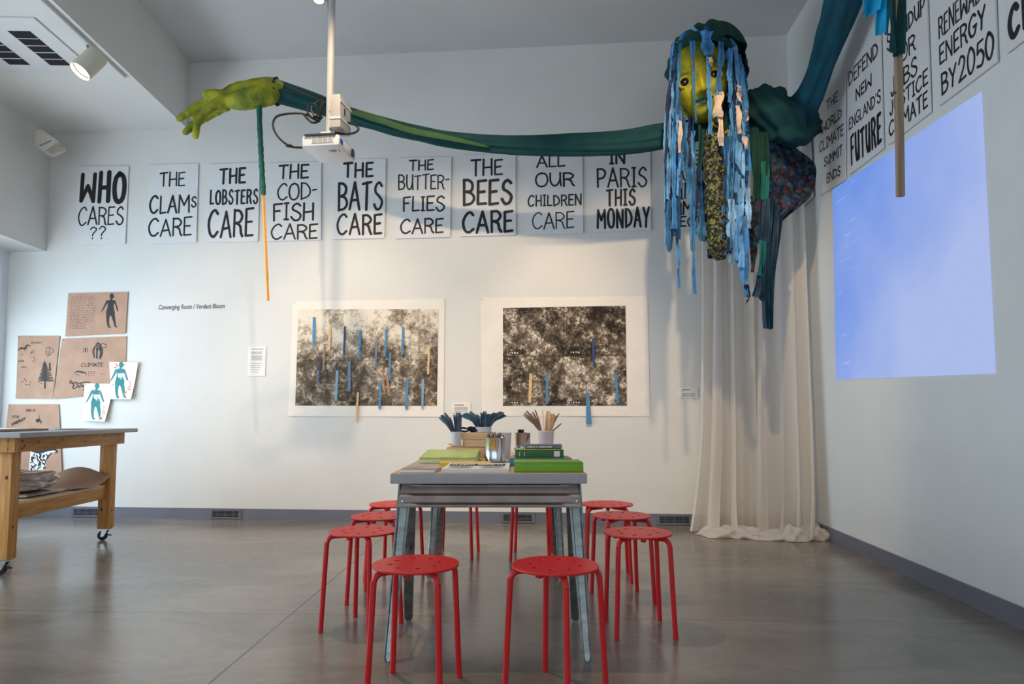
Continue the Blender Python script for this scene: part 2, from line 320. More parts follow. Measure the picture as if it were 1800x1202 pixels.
# ------------------------------------------------------------------ mesh helpers
class MB:
    def __init__(self): self.bm = bmesh.new()
    def face(self, pts):
        vs_ = [self.bm.verts.new(p) for p in pts]
        try: return self.bm.faces.new(vs_)
        except ValueError: return None
    def hexa(self, b, t):            # bottom loop, top loop (same count)
        n = len(b); B = [self.bm.verts.new(p) for p in b]; T = [self.bm.verts.new(p) for p in t]
        self.bm.faces.new(B[::-1]); self.bm.faces.new(T)
        for i in range(n): self.bm.faces.new((B[i], B[(i+1) % n], T[(i+1) % n], T[i]))
        return self
    def box(self, c, s, m=None, bev=0.0):
        x, y, z = (v/2 for v in s); c = Vector(c)
        q = [Vector(p) for p in ((-x, -y, -z), (x, -y, -z), (x, y, -z), (-x, y, -z), (-x, -y, z), (x, -y, z), (x, y, z), (-x, y, z))]
        if m: q = [m @ p for p in q]
        q = [p + c for p in q]
        vs_ = [self.bm.verts.new(p) for p in q]; fs = []
        for f in ((3, 2, 1, 0), (4, 5, 6, 7), (0, 1, 5, 4), (1, 2, 6, 5), (2, 3, 7, 6), (3, 0, 4, 7)): fs.append(self.bm.faces.new([vs_[i] for i in f]))
        if bev:
            es = list({e for f in fs for e in f.edges})
            bmesh.ops.bevel(self.bm, geom=es, offset=bev, segments=2, affect='EDGES', profile=0.6)
        return self
    def tube(self, pts, r, seg=10, caps=True, fold=None, squash=None):
        pts = [Vector(p) for p in pts]; n = len(pts); rs = r if isinstance(r, (list, tuple)) else [r]*n
        tan = [(pts[min(i+1, n-1)] - pts[max(i-1, 0)]).normalized() for i in range(n)]
        ref = Vector((0, 0, 1)) if abs(tan[0].z) < 0.9 else Vector((0, 1, 0))
        u = tan[0].cross(ref).normalized(); rings = []
        for i in range(n):
            u = (u - tan[i]*u.dot(tan[i]))
            if u.length < 1e-6: u = tan[i].orthogonal()
            u.normalize(); v = tan[i].cross(u); ring = []
            for k in range(seg):
                a = 2*math.pi*k/seg; rr = rs[i]
                ru = rr*(squash if squash else 1.0); rv = rr
                f = fold(i/(n-1), a) if fold else 1.0
                ring.append(self.bm.verts.new(pts[i] + (u*math.cos(a)*ru + v*math.sin(a)*rv)*f))
            rings.append(ring)
        for i in range(n-1):
            for k in range(seg):
                self.bm.faces.new((rings[i][k], rings[i][(k+1) % seg], rings[i+1][(k+1) % seg], rings[i+1][k]))
        if caps:
            self.bm.faces.new(rings[0][::-1]); self.bm.faces.new(rings[-1])
        return self
    def lathe(self, prof, seg=28, c=(0, 0, 0)):
        c = Vector(c); rings = []
        for r, z in prof:
            if r < 1e-6: rings.append([self.bm.verts.new(c + Vector((0, 0, z)))])
            else: rings.append([self.bm.verts.new(c + Vector((r*math.cos(2*math.pi*k/seg), r*math.sin(2*math.pi*k/seg), z))) for k in range(seg)])
        for a, b in zip(rings, rings[1:]):
            for k in range(seg):
                j = (k+1) % seg
                q = [a[k % len(a)], a[j % len(a)], b[j % len(b)], b[k % len(b)]]
                q = list(dict.fromkeys(q))
                if len(q) >= 3: self.bm.faces.new(q)
        return self
    def grid(self, rows):
        g = [[self.bm.verts.new(p) for p in r] for r in rows]
        for i in range(len(g)-1):
            for j in range(len(g[0])-1):
                self.bm.faces.new((g[i][j], g[i][j+1], g[i+1][j+1], g[i+1][j]))
        return self
    def sphere(self, c, r, seg=16, sc=(1, 1, 1)):
        m = Matrix.Translation(Vector(c)) @ Matrix.Diagonal((r*sc[0], r*sc[1], r*sc[2], 1))
        bmesh.ops.create_uvsphere(self.bm, u_segments=seg, v_segments=max(6, seg//2), radius=1, matrix=m); return self
    def build(self, name, m, parent=None, smooth=30, matrix=None, solid=0.0, fix=True):
        if matrix is not None: self.bm.transform(matrix)
        if fix: bmesh.ops.recalc_face_normals(self.bm, faces=self.bm.faces[:])
        if solid: bmesh.ops.solidify(self.bm, geom=self.bm.faces[:], thickness=solid); smooth = min(smooth, 60)
        me = bpy.data.meshes.new(name); self.bm.to_mesh(me); self.bm.free()
        if smooth:
            me.polygons.foreach_set('use_smooth', [True]*len(me.polygons)); me.set_sharp_from_angle(angle=math.radians(smooth))
        if isinstance(m, str): m = M[m]
        me.materials.append(m)
        o = bpy.data.objects.new(name, me); COL.objects.link(o)
        if parent: o.parent = parent
        return o
def baked(o):                        # replaces an object's mesh with its modified mesh
    dg = bpy.context.evaluated_depsgraph_get(); dg.update()
    me = bpy.data.meshes.new_from_object(o.evaluated_get(dg)); me.name = o.name
    o.modifiers.clear(); o.data = me; return o
def thing(name, label, cat, loc=(0, 0, 0), rotz=0.0, group=None, matrix=None):
    o = bpy.data.objects.new(name, None); COL.objects.link(o); o.empty_display_size = 0.05
    if matrix is not None: o.matrix_world = matrix
    else: o.location = loc; o.rotation_euler = (0, 0, rotz)
    return tag(o, label, cat, group)
def tag(o, label, cat, group=None):
    o['label'] = label; o['category'] = cat
    if group: o['group'] = group
    return o
def struct(o): o['kind'] = 'structure'; return o
def dup(root, loc, rotz, label):
    r = root.copy(); COL.objects.link(r); r.location = loc; r.rotation_euler = (0, 0, rotz); r['label'] = label
    for ch in list(root.children):
        c = ch.copy(); COL.objects.link(c); c.parent = r
        for g in list(ch.children):
            d = g.copy(); COL.objects.link(d); d.parent = c
    return r
def smooth_curve(pts, n=6):          # Catmull-Rom through the points
    P = [Vector(p) for p in pts]
    if len(P) < 3: return P
    Q = [P[0]*2 - P[1]] + P + [P[-1]*2 - P[-2]]; out = []
    for i in range(1, len(Q)-2):
        for k in range(n):
            t = k/n; a, b, c, d = Q[i-1], Q[i], Q[i+1], Q[i+2]
            out.append(0.5*((2*b) + (c-a)*t + (2*a-5*b+4*c-d)*t*t + (3*b-a-3*c+d)*t**3))
    out.append(P[-1]); return out
def ribbon(mb, pts, w, z=0.0):       # a flat brush stroke with round ends, in the local xy plane
    P = [Vector((p[0], p[1])) for p in pts]; n = len(P)
    if n < 2: return
    ws = list(w) if isinstance(w, (list, tuple)) else [w]*n
    if len(ws) != n: ws = [ws[0] + (ws[-1]-ws[0])*i/(n-1) for i in range(n)]
    for i in range(1, n-1):          # a sharp corner is two strokes that meet
        a, b = P[i] - P[i-1], P[i+1] - P[i]
        if a.length > 1e-6 and b.length > 1e-6 and a.normalized().dot(b.normalized()) < .25:
            ribbon(mb, P[:i+1], ws[:i+1], z); ribbon(mb, P[i:], ws[i:], z + .00004); return
    L, R = [], []
    for i in range(n):
        a = (P[i] - P[i-1]).normalized() if i else None; b = (P[i+1] - P[i]).normalized() if i < n-1 else None
        if a is None: a = b
        if b is None: b = a
        na, nb = Vector((-a.y, a.x)), Vector((-b.y, b.x)); m = na + nb
        if m.length < 0.35: m = nb.copy(); k = 1.0
        else: m.normalize(); k = min(1.8, 1.0/max(0.3, m.dot(nb)))
        L.append(P[i] + m*ws[i]/2*k); R.append(P[i] - m*ws[i]/2*k)
    d0 = (P[0] - P[1]).normalized(); d1 = (P[-1] - P[-2]).normalized()
    def cap(c, d, r):
        nn = Vector((-d.y, d.x)); return [c + (nn*math.cos(t) + d*math.sin(t))*r for t in (math.pi*0.22, math.pi*0.5, math.pi*0.78)]
    V = lambda p: mb.bm.verts.new((p.x, p.y, z))
    lv = [V(p) for p in L]; rv = [V(p) for p in R]
    for i in range(n-1):
        mb.bm.faces.new((lv[i], rv[i], rv[i+1], lv[i+1]))
    c1 = [V(p) for p in cap(P[-1], d1, ws[-1]/2)]; mb.bm.faces.new([rv[-1]] + c1[::-1] + [lv[-1]])
    c0 = [V(p) for p in cap(P[0], d0, ws[0]/2)]; mb.bm.faces.new([lv[0]] + c0[::-1] + [rv[0]])

# hand-painted capitals: strokes in a unit box; 'c' strokes are curves
G = {
 'A': (.92, [[(0, 0), (.5, 1), (1, 0)], [(.2, .34), (.8, .36)]]),
 'B': (.80, [[(.06, 0), (.04, 1)], 'c', [(.02, .99), (.5, .98), (.86, .82), (.72, .58), (.1, .52)], 'c', [(.1, .53), (.75, .47), (1, .26), (.7, .05), (.04, 0)]]),
 'C': (.88, ['c', [(.95, .86), (.68, 1), (.28, .86), (.02, .5), (.18, .12), (.55, 0), (.98, .17)]]),
 'D': (.85, [[(.06, 0), (.04, 1)], 'c', [(.02, .99), (.55, .93), (.98, .58), (.82, .2), (.04, 0)]]),
 'E': (.66, [[(1, .99), (.06, .97), (.04, .02), (.98, .04)], [(.06, .52), (.8, .54)]]),
 'F': (.66, [[(1, 1), (.06, .96), (.1, 0)], [(.06, .55), (.75, .57)]]),
 'G': (.95, ['c', [(.92, .88), (.6, 1), (.15, .78), (.02, .4), (.3, .03), (.75, .06), (.95, .4)], [(.6, .42), (1, .42)]]),
 'H': (.80, [[(.04, 0), (.06, 1)], [(.95, 0), (.94, 1)], [(.05, .46), (.95, .5)]]),
 'I': (.34, [[(.5, 0), (.5, 1)], [(.05, .98), (.95, .99)], [(.05, .02), (.95, .01)]]),
 'i': (.16, [[(.5, 0), (.5, 1)]]),
 'J': (.6, ['c', [(.8, 1), (.82, .4), (.66, .04), (.3, .02), (.05, .25)]]),
 'K': (.8, [[(.05, 0), (.05, 1)], [(.95, 1), (.1, .48), (1, 0)]]),
 'L': (.62, [[(.08, 1), (.05, .02), (1, .05)]]),
 'M': (1.1, [[(0, 0), (.05, 1), (.5, .42), (.95, 1), (1, 0)]]),
 'N': (.88, [[(.03, 0), (.05, 1), (.92, 0), (.97, 1)]]),
 'O': (.88, ['c', [(.5, 1), (.14, .86), (0, .5), (.15, .12), (.5, 0), (.86, .12), (1, .5), (.86, .88), (.5, 1), (.36, .97)]]),
 'P': (.74, [[(.06, 0), (.04, 1)], 'c', [(.02, .98), (.6, .97), (.96, .76), (.7, .5), (.1, .45)]]),
 'R': (.82, [[(.06, 0), (.04, 1)], 'c', [(.02, .98), (.6, .97), (.92, .77), (.66, .55), (.12, .5)], 'c', [(.3, .52), (.7, .4), (.82, .15), (1, 0)]]),
 'S': (.76, ['c', [(.94, .86), (.62, 1), (.22, .86), (.18, .64), (.62, .5), (.98, .3), (.8, .05), (.35, 0), (.02, .2)]]),
 'T': (.80, [[(0, .96), (1, 1)], [(.5, 1), (.48, 0)]]),
 'U': (.82, ['c', [(.04, 1), (.06, .35), (.35, .02), (.68, .1), (.92, .5), (.94, 1)], [(.93, .5), (1, 0)]]),
 'V': (.85, [[(0, 1), (.5, 0), (1, 1)]]),
 'W': (1.1, [[(.03, 1), (.02, 0), (.5, .56), (.96, 0), (1, 1)]]),
 'X': (.8, [[(0, 0), (1, 1)], [(0, 1), (1, 0)]]),
 'Y': (.8, [[(0, 1), (.5, .48)], [(1, 1), (.5, .45), (.42, 0)]]),
 'Z': (.8, [[(0, 1), (1, 1), (0, 0), (1, 0)]]),
 '0': (.7, ['c', [(.5, 1), (.1, .8), (0, .45), (.2, .06), (.6, .02), (.95, .35), (.95, .72), (.5, 1), (.3, .95)]]),
 '1': (.3, [[(.1, .8), (.55, 1), (.55, 0)]]),
 '2': (.75, ['c', [(.05, .78), (.35, 1), (.85, .85), (.7, .5), (.02, .02)], [(.02, .02), (1, .08)]]),
 '5': (.7, [[(.95, 1), (.2, .97), (.12, .56)], 'c', [(.12, .56), (.6, .64), (.98, .36), (.7, .04), (.05, .08)]]),
 '7': (.7, [[(0, 1), (1, 1), (.4, 0)]]),
 '8': (.7, ['c', [(.5, .53), (.1, .75), (.5, 1), (.9, .75), (.5, .53), (.02, .25), (.5, 0), (.98, .25), (.5, .53)]]),
 '9': (.7, ['c', [(.9, .7), (.5, 1), (.08, .72), (.45, .46), (.9, .7), (.85, .3), (.6, 0)]]),
 '?': (.55, ['c', [(.05, .8), (.4, 1), (.9, .84), (.7, .6), (.42, .42), (.38, .26)], [(.36, .05), (.38, .0)]]),
 '-': (.4, [[(.05, .6), (.95, .62)]]), "'": (.16, [[(.6, 1), (.3, .78)]]), ' ': (.4, []), '/': (.4, [[(0, 0), (1, 1)]]),
}
def lettering(mb, text, x0, x1, y0, y1, w, z=0.0, gap=0.16, slope=0.0, jit=0.014, seed=0):
    # text fitted to the box x0..x1, y0 (baseline) .. y1 (cap height)
    rnd = random.Random(sum(map(ord, text)) + seed)
    x0 += w/2; x1 -= w/2; y0 += w/2; y1 -= w/2
    tot = sum(G[c][0] for c in text) + gap*(len(text)-1); h = y1 - y0; n_ = len(text); ga = max(w*1.22, gap*(x1 - x0)/tot); k = (x1 - x0 - ga*(n_ - 1))/(tot - gap*(n_ - 1)); x = x0
    for ch in text:
        gw, strokes = G[ch]; curve = False
        dy = rnd.uniform(-.025, .025)*h; sc = rnd.uniform(.95, 1.03)
        for s in strokes:
            if s == 'c': curve = True; continue
            q = [(x + p[0]*gw*k + rnd.uniform(-jit, jit)*h*.5, y0 + dy + p[1]*h*sc + rnd.uniform(-jit, jit)*h) for p in s]
            q = [(a, b + slope*(a - x0)) for a, b in q]
            if curve: q = [(v.x, v.y) for v in smooth_curve([(a, b, 0) for a, b in q], 4)]
            curve = False
            z += .00008; ribbon(mb, q, w*rnd.uniform(.9, 1.1), z)
        x += gw*k + ga

# ------------------------------------------------------------------ the room
def prism(poly, z0, z1, name, m, kind=True):
    mb = MB(); mb.hexa([(x, y, z0) for x, y in poly], [(x, y, z1) for x, y in poly]); o = mb.build(name, m, smooth=0)
    if kind: struct(o)
    return o
def bk(s, d=0.0): p = A0 + WD*s + WN*d; return (p.x, p.y)
def rt(t, d=0.0): p = C0 + RD*t + RN*d; return (p.x, p.y)
def alongL(s, L): p = A0 + WD*s - LD*L; return (p.x, p.y)
SC = 2.792                                                   # the corner, along the back wall
prism([(-7, -3.2), (4, -3.2), (4, 7.6), (-7, 7.6)], -0.1, 0.0, 'floor', 'floor')
prism([bk(-5.6, 0), bk(SC, 0), bk(SC, -.2), bk(-5.6, -.2)], 0, 4.75, 'wall_back', 'wall')
prism([rt(-.25, 0), rt(8.9, 0), rt(8.9, -.2), rt(-.25, -.2)], 0, 4.75, 'wall_right', 'wall_side')
prism([alongL(-3.0555, -0.05), alongL(-3.0555, 9.3), rt(9.0, -.1), rt(-.1, -.1)], 4.54, 4.7, 'ceiling', 'ceiling')
prism([alongL(-5.0, -0.05), alongL(-5.0, 9.3), alongL(-3.0555, 9.3), alongL(-3.0555, -0.05)], 3.855, 4.62, 'ceiling_soffit', 'wall')
prism([alongL(-5.0, -0.03), alongL(-5.0, 9.3), alongL(-4.51, 9.3), alongL(-4.51, -0.03)], 2.64, 3.87, 'wall_bulkhead', 'wall')
# left wall under the bulkhead: low sill wall, end pier and window
prism([alongL(-5.08, -0.03), alongL(-5.08, 9.3), alongL(-4.905, 9.3), alongL(-4.905, -0.03)], 0, 0.45, 'wall_left', 'wall')
prism([alongL(-5.08, -0.03), alongL(-5.08, 0.10), alongL(-4.905, 0.10), alongL(-4.905, -0.03)], 0.45, 2.66, 'trim_1', 'iron')
prism([alongL(-5.08, 6.6), alongL(-5.08, 9.3), alongL(-4.905, 9.3), alongL(-4.905, 6.6)], 0.45, 2.66, 'wall_left', 'wall')
def window_material(name, c, rough):
    m, nt, b = new_mat(name); L = nt.links.new
    t = N(nt, 'ShaderNodeBsdfTransparent'); t.inputs[0].default_value = c; mx = N(nt, 'ShaderNodeMixShader'); mx.inputs[0].default_value = 0.12
    b.inputs['Base Color'].default_value = c; b.inputs['Roughness'].default_value = rough
    L(t.outputs[0], mx.inputs[1]); L(b.outputs[0], mx.inputs[2]); L(mx.outputs[0], nt.nodes['Material Output'].inputs['Surface']); return m
M['glass'] = window_material('window_glass', (0.95, 0.98, 1, 1), 0.05)
M['tint'] = mat('dark_reflective_transom', (58, 66, 84), 0.4, scale=40, c2=(120, 126, 138))
def wall_left_bar(mb, a, b, z0, z1, d0, d1):
    mb.hexa([(*alongL(-4.905 + d0, a), z0), (*alongL(-4.905 + d0, b), z0), (*alongL(-4.905 + d1, b), z0), (*alongL(-4.905 + d1, a), z0)],
            [(*alongL(-4.905 + d0, a), z1), (*alongL(-4.905 + d0, b), z1), (*alongL(-4.905 + d1, b), z1), (*alongL(-4.905 + d1, a), z1)])
mb = MB()
wall_left_bar(mb, .10, 6.6, 2.50, 2.66, -.12, -.01); wall_left_bar(mb, .10, 6.6, .45, .53, -.12, -.01); wall_left_bar(mb, .10, 6.6, 1.93, 2.02, -.11, -.02)
for a in (.10, 1.9, 3.7, 5.5): wall_left_bar(mb, a, a + .07, .53, 2.5, -.11, -.02)
wf = struct(mb.build('window_1', 'iron', smooth=0))
mb = MB(); wall_left_bar(mb, .12, 6.58, .5, 1.97, -.07, -.06); mb.build('pane', 'glass', wf, smooth=0)
mb = MB(); wall_left_bar(mb, .12, 6.58, 1.97, 2.53, -.07, -.06); mb.build('transom_pane', 'tint', wf, smooth=0)
# unseen front wall behind the viewer, its open gap sized to keep daylight low
FY = -2.6
for i, (x0, x1, z0, z1) in enumerate([(-6.2, -4.6, 0, 4.7), (2.2, 3.2, 0, 4.7), (-4.6, 2.2, 3.0, 4.7), (-4.6, 2.2, 0, 0.3)]):
    struct(prism([(x0, FY), (x1, FY), (x1, FY - .18), (x0, FY - .18)], z0, z1, 'wall_front', 'wall'))
# baseboards
prism([bk(-4.9, 0), bk(SC - .012, 0), bk(SC - .012, .012), bk(-4.9, .012)], 0, 0.101, 'baseboard_back', 'base')
prism([rt(0.0, 0), rt(8.7, 0), rt(8.7, .012), rt(0.0, .012)], 0, 0.104, 'baseboard_right', 'base')

# register grilles let into the baseboard
def floor_vent(s, label):
    t = thing('baseboard_vent', label, 'vent', matrix=BACK @ Matrix.Translation((s, 0.052, 0.012)), group='register grilles along the back baseboard')
    W_, H_ = .315, .088
    mb = MB(); mb.box((0, 0, .001), (W_ - .02, H_ - .02, .002)); mb.build('shade_plate', 'vent_dark', t, smooth=0)  # flat dark plate; the hollow's shade is put into its colour
    mb = MB()
    for sx_, sy_, cx, cy in ((W_, .012, 0, H_/2 - .006), (W_, .012, 0, -H_/2 + .006), (.026, H_ - .024, -W_/2 + .013, 0), (.026, H_ - .024, W_/2 - .013, 0)): mb.box((cx, cy, .005), (sx_, sy_, .010))
    mb.build('frame', 'vent_metal', t, smooth=0)
    mb = MB()
    for k in range(6): mb.box((0, -.030 + k*.012, .006), (W_ - .05, .0035, .008))
    for k in range(3): mb.box((-.08 + k*.08, 0, .006), (.004, H_ - .025, .006))
    mb.build('louvres', 'vent_metal', t, smooth=0)
for s, lb in ((-3.945, 'grey baseboard grille behind the leg of the pine cart'), (-2.535, 'grey baseboard grille on the bare wall between cart and stools'),
              (.265, 'grey baseboard grille seen under the metal table'), (1.68, 'grey baseboard grille just left of the sheer curtain')): floor_vent(s, lb)

# ------------------------------------------------------------------ hand-painted signs
def sign(Mw, quad, rows, name_label, group, off=0.006, thick=0.008, seed=0):
    # quad: local wall coordinates TL, TR, BR, BL ; rows: text, u0, u1, v_top, v_bottom (fractions of the board), brush width in m
    c = sum((Vector(q) for q in quad), Vector((0, 0)))/4
    t = thing('protest_sign', name_label, 'sign', matrix=Mw @ Matrix.Translation((c.x, c.y, off)), group=group)
    q = [Vector(p) - c for p in quad]
    mb = MB(); mb.hexa([(p.x, p.y, 0) for p in (q[3], q[2], q[1], q[0])], [(p.x, p.y, thick) for p in (q[3], q[2], q[1], q[0])]); mb.build('board', 'board', t, smooth=0)
    TL, TR, BR, BL = q
    def uv(u, v): return TL*(1-u)*(1-v) + TR*u*(1-v) + BR*u*v + BL*(1-u)*v
    ux = (TR - TL + BR - BL)/2; W_ = ux.length; ang = math.atan2(ux.y, ux.x); Hh = ((TL - BL).length + (TR - BR).length)/2
    mb = MB()
    for i, (txt, u0, u1, v0, v1, bw) in enumerate(rows):
        tmp = MB(); lettering(tmp, txt, 0, (u1 - u0)*W_, 0, (v1 - v0)*Hh, bw, 0.0, seed=seed + i)
        o = uv(u0, v1); tmp.bm.transform(Matrix.Translation((o.x, o.y, thick + .0008)) @ Matrix.Rotation(ang, 4, 'Z'))
        me = bpy.data.meshes.new('t'); tmp.bm.to_mesh(me); tmp.bm.free(); mb.bm.from_mesh(me); bpy.data.meshes.remove(me)
    mb.build('lettering', 'ink', t, smooth=0, fix=False)
    return t
def bq(*p): return [wall_xy(BACK, *a) for a in p]
GB = 'hand-painted signs in a row on the back wall'
sign(BACK, bq((139.3, 293.6), (228, 292.5), (221.5, 429), (133.5, 430.5)), [('WHO', .04, .98, .06, .48, .046), ('CARES', .03, .95, .51, .76, .016), ('??', .28, .62, .77, .94, .014)],
     'white sign painted WHO CARES with two question marks', GB)
sign(BACK, bq((264, 291), (350, 288), (346.2, 426.5), (258, 429)), [('THE', .22, .75, .10, .29, .016), ('CLAM', .03, .86, .38, .63, .02), ('S', .87, .99, .41, .56, .015), ('CARE', .03, .92, .67, .92, .018)],
     'white sign painted THE CLAMS CARE', GB, seed=3)
sign(BACK, bq((369, 289.5), (457.6, 286.5), (454.5, 425), (363, 426.8)), [('THE', .21, .74, .05, .27, .022), ('LOBSTERS', .04, .99, .33, .53, .019), ('CARE', .02, .93, .57, .95, .025)],
     'white sign painted THE LOBSTERS CARE, behind the wooden rod', GB, seed=4)
sign(BACK, bq((474.7, 287.4), (565.5, 285.5), (565, 422.4), (472.5, 424.5)), [('THE', .17, .77, .02, .22, .019), ('COD-', .15, .93, .26, .49, .017), ('FISH', .07, .88, .51, .75, .02), ('CARE', .04, .95, .78, .99, .018)],
     'white sign painted THE COD-FISH CARE', GB, seed=5)
sign(BACK, bq((584.5, 281.5), (679, 279.6), (676.4, 419), (584, 421.2)), [('THE', .20, .79, .04, .24, .024), ('BATS', .10, .96, .28, .65, .025), ('CARE', .08, .95, .68, .96, .024)],
     'white sign painted THE BATS CARE, half under the projector', GB, seed=6)
sign(BACK, bq((698.7, 278.4), (793.8, 276.3), (791.6, 417.3), (696.6, 419.8)), [('THE', .22, .69, .02, .17, .016), ('BUTTER-', .02, .98, .21, .41, .014), ('FLIES', .11, .90, .48, .68, .017), ('CARE', .07, .88, .75, .95, .017)],
     'white sign painted THE BUTTER-FLIES CARE', GB, seed=7)
sign(BACK, bq((809.6, 274), (906.4, 271.2), (907, 413.4), (810, 416.2)), [('THE', .18, .78, .05, .27, .02), ('BEES', .03, .95, .29, .63, .028), ('CARE', .02, .96, .68, .97, .026)],
     'white sign painted THE BEES CARE', GB, seed=8)
sign(BACK, bq((923, 271.5), (1023.5, 269), (1025.2, 410.5), (926.4, 413.4)), [('ALL', .19, .71, .02, .18, .016), ('OUR', .16, .87, .23, .42, .018), ('CHILDREN', .02, .98, .51, .66, .015), ('CARE', .09, .84, .72, .94, .013)],
     'white sign painted ALL OUR CHILDREN CARE', GB, seed=9)
sign(BACK, bq((1043.2, 267.5), (1142.6, 265.5), (1144, 405.6), (1045.8, 409)), [('IN', .27, .57, .0, .17, .02), ('PARIS', .04, .95, .20, .46, .018), ('THIS', .20, .74, .47, .69, .021), ('MONDAY', .03, .98, .70, .96, .022)],
     'white sign painted IN PARIS THIS MONDAY, left of the blue rag hair', GB, seed=10)
sign(BACK, bq((1163, 262.5), (1262, 260.5), (1264, 402.5), (1166, 405.5)), [('THE', .2, .72, .02, .16, .014), ('GLOBAL', .04, .97, .18, .40, .014), ('CLIMATE', .03, .98, .42, .63, .014), ('SUMMIT', .04, .97, .65, .82, .016), ('BEGINS', .14, .97, .83, .97, .014)],
     'white sign about the climate summit, mostly behind the blue rag hair', GB, seed=11)
GR = 'hand-painted signs in a row on the right wall'
def rq(t0, z0, t1, z1, hh=.80, lean=0.0):
    d = Vector((t1 - t0, z1 - z0)); n = Vector((-d.y, d.x)).normalized()*hh + Vector((lean, 0))
    return [Vector((t0, z0)) + n, Vector((t1, z1)) + n, Vector((t1, z1)), Vector((t0, z0))]
sign(RIGHT, rq(.06, 2.79, .585, 2.805), [('AND', .2, .99, .80, .94, .02)], 'white sign in the corner, mostly hidden behind the floral shawl', GR, off=.02, seed=12)
sign(RIGHT, rq(.690, 2.783, 1.19, 2.739, lean=.0), [('THE', .28, .74, .10, .21, .013), ('WORLD', .10, .88, .295, .40, .013), ('CLIMATE', .0, .95, .46, .575, .012), ('SUMMIT', .2, .9, .645, .75, .012), ('ENDS', .30, .84, .825, .93, .012)],
     'white sign painted THE WORLD CLIMATE SUMMIT ENDS', GR, seed=13)
sign(RIGHT, rq(1.262, 2.754, 1.788, 2.741), [('DEFEND', .05, .93, .06, .20, .014), ('NEW', .26, .74, .28, .395, .015), ("ENGLAND'S", .03, .97, .485, .60, .011), ('FUTURE', .06, .97, .66, .945, .028)],
     "white sign painted DEFEND NEW ENGLAND'S FUTURE", GR, seed=14)
sign(RIGHT, rq(1.85, 2.739, 2.355, 2.730), [('STANDUP', .04, .97, .11, .25, .014), ('FOR', .22, .74, .30, .45, .014), ('JOBS', .1, .76, .49, .64, .014), ('JUSTICE', .06, .98, .66, .785, .013), ('CLIMATE', .03, .96, .815, .95, .014)],
     'white sign painted with jobs, justice and climate, behind the hanging stick', GR, seed=15)
sign(RIGHT, rq(2.442, 2.727, 2.948, 2.714), [('RENEWABLE', .03, .98, .38, .54, .012), ('ENERGY', .03, .86, .575, .73, .014), ('BY', .05, .35, .785, .945, .015), ('2050', .37, .97, .77, .955, .015)],
     'white sign painted RENEWABLE ENERGY BY 2050', GR, seed=16)
sign(RIGHT, rq(3.017, 2.717, 3.52, 2.71), [('FOR', .05, .8, .46, .695, .026), ('CLEAN', .03, .95, .735, .95, .032)], 'white sign with bold black CL at the right edge of the photo', GR, seed=17)

# wall title in vinyl lettering
def font_mesh(text, size, shear=0.0, extrude=0.0006):
    c = bpy.data.curves.new('t', 'FONT'); c.body = text; c.size = size; c.shear = shear; c.extrude = extrude; c.offset = .0010
    o = bpy.data.objects.new('t', c); COL.objects.link(o)
    dg = bpy.context.evaluated_depsgraph_get(); me = bpy.data.meshes.new_from_object(o.evaluated_get(dg))
    bpy.data.objects.remove(o, do_unlink=True); return me
me = font_mesh('Converging Roots / Verdant Bloom', 0.066, 0.2)
p0, p1 = wall_xy(BACK, 278, 544), wall_xy(BACK, 395, 541.5)
wd_ = max(v.co.x for v in me.vertices); k = (p1.x - p0.x)/wd_
for v in me.vertices: v.co.x *= k
me.materials.append(M['lettering_grey'])
o = bpy.data.objects.new('wall_title', me); COL.objects.link(o); o.matrix_world = BACK @ Matrix.Translation((p0.x, p0.y, .0012)) @ Matrix.Rotation(math.atan2(p1.y - p0.y, p1.x - p0.x), 4, 'Z')
tag(o, 'grey slanted wall lettering reading Converging Roots / Verdant Bloom', 'lettering')

# information cards
def placard(q0, q1, label, lines):
    a, b = wall_xy(BACK, *q0), wall_xy(BACK, *q1); W_, Hh = b.x - a.x, a.y - b.y
    t = thing('wall_label', label, 'label card', matrix=BACK @ Matrix.Translation(((a.x + b.x)/2, (a.y + b.y)/2, .001)), group='white text cards beside the prints')
    mb = MB(); mb.box((0, 0, .003), (W_, Hh, .006)); mb.build('card', 'paper', t, smooth=0)
    mb = MB()
    for y, x0, x1, w_ in lines: mb.box(((x0 + x1)/2*W_ - W_/2, Hh/2 - y*Hh, .0066), ((x1 - x0)*W_, w_*Hh, .0006))
    mb.build('print', 'ink_grey', t, smooth=0)
placard((437.7, 609.5), (466.5, 661), 'tall white text card on bare wall left of the left aerial print', [(.08, .15, .85, .02)] + [(.17 + .025*i, .15, .82 - .03*(i % 3), .009) for i in range(4)] + [(.31 + .025*i, .15, .82 - .02*(i % 4), .009) for i in range(7)] + [(.56 + .075*i, .12, .8 - .04*i, .013) for i in range(5)])
placard((794.8, 708), (827.5, 725.8), 'small white text card between the two aerial prints', [(.22, .12, .62, .08)] + [(.45 + .12*i, .12, .85, .05) for i in range(4)])
placard((1193.8, 681.5), (1226.6, 699), 'small white text card beside the sheer curtain', [(.2, .12, .62, .08), (.36, .12, .2, .05)] + [(.6 + .12*i, .12, .85, .05) for i in range(3)])

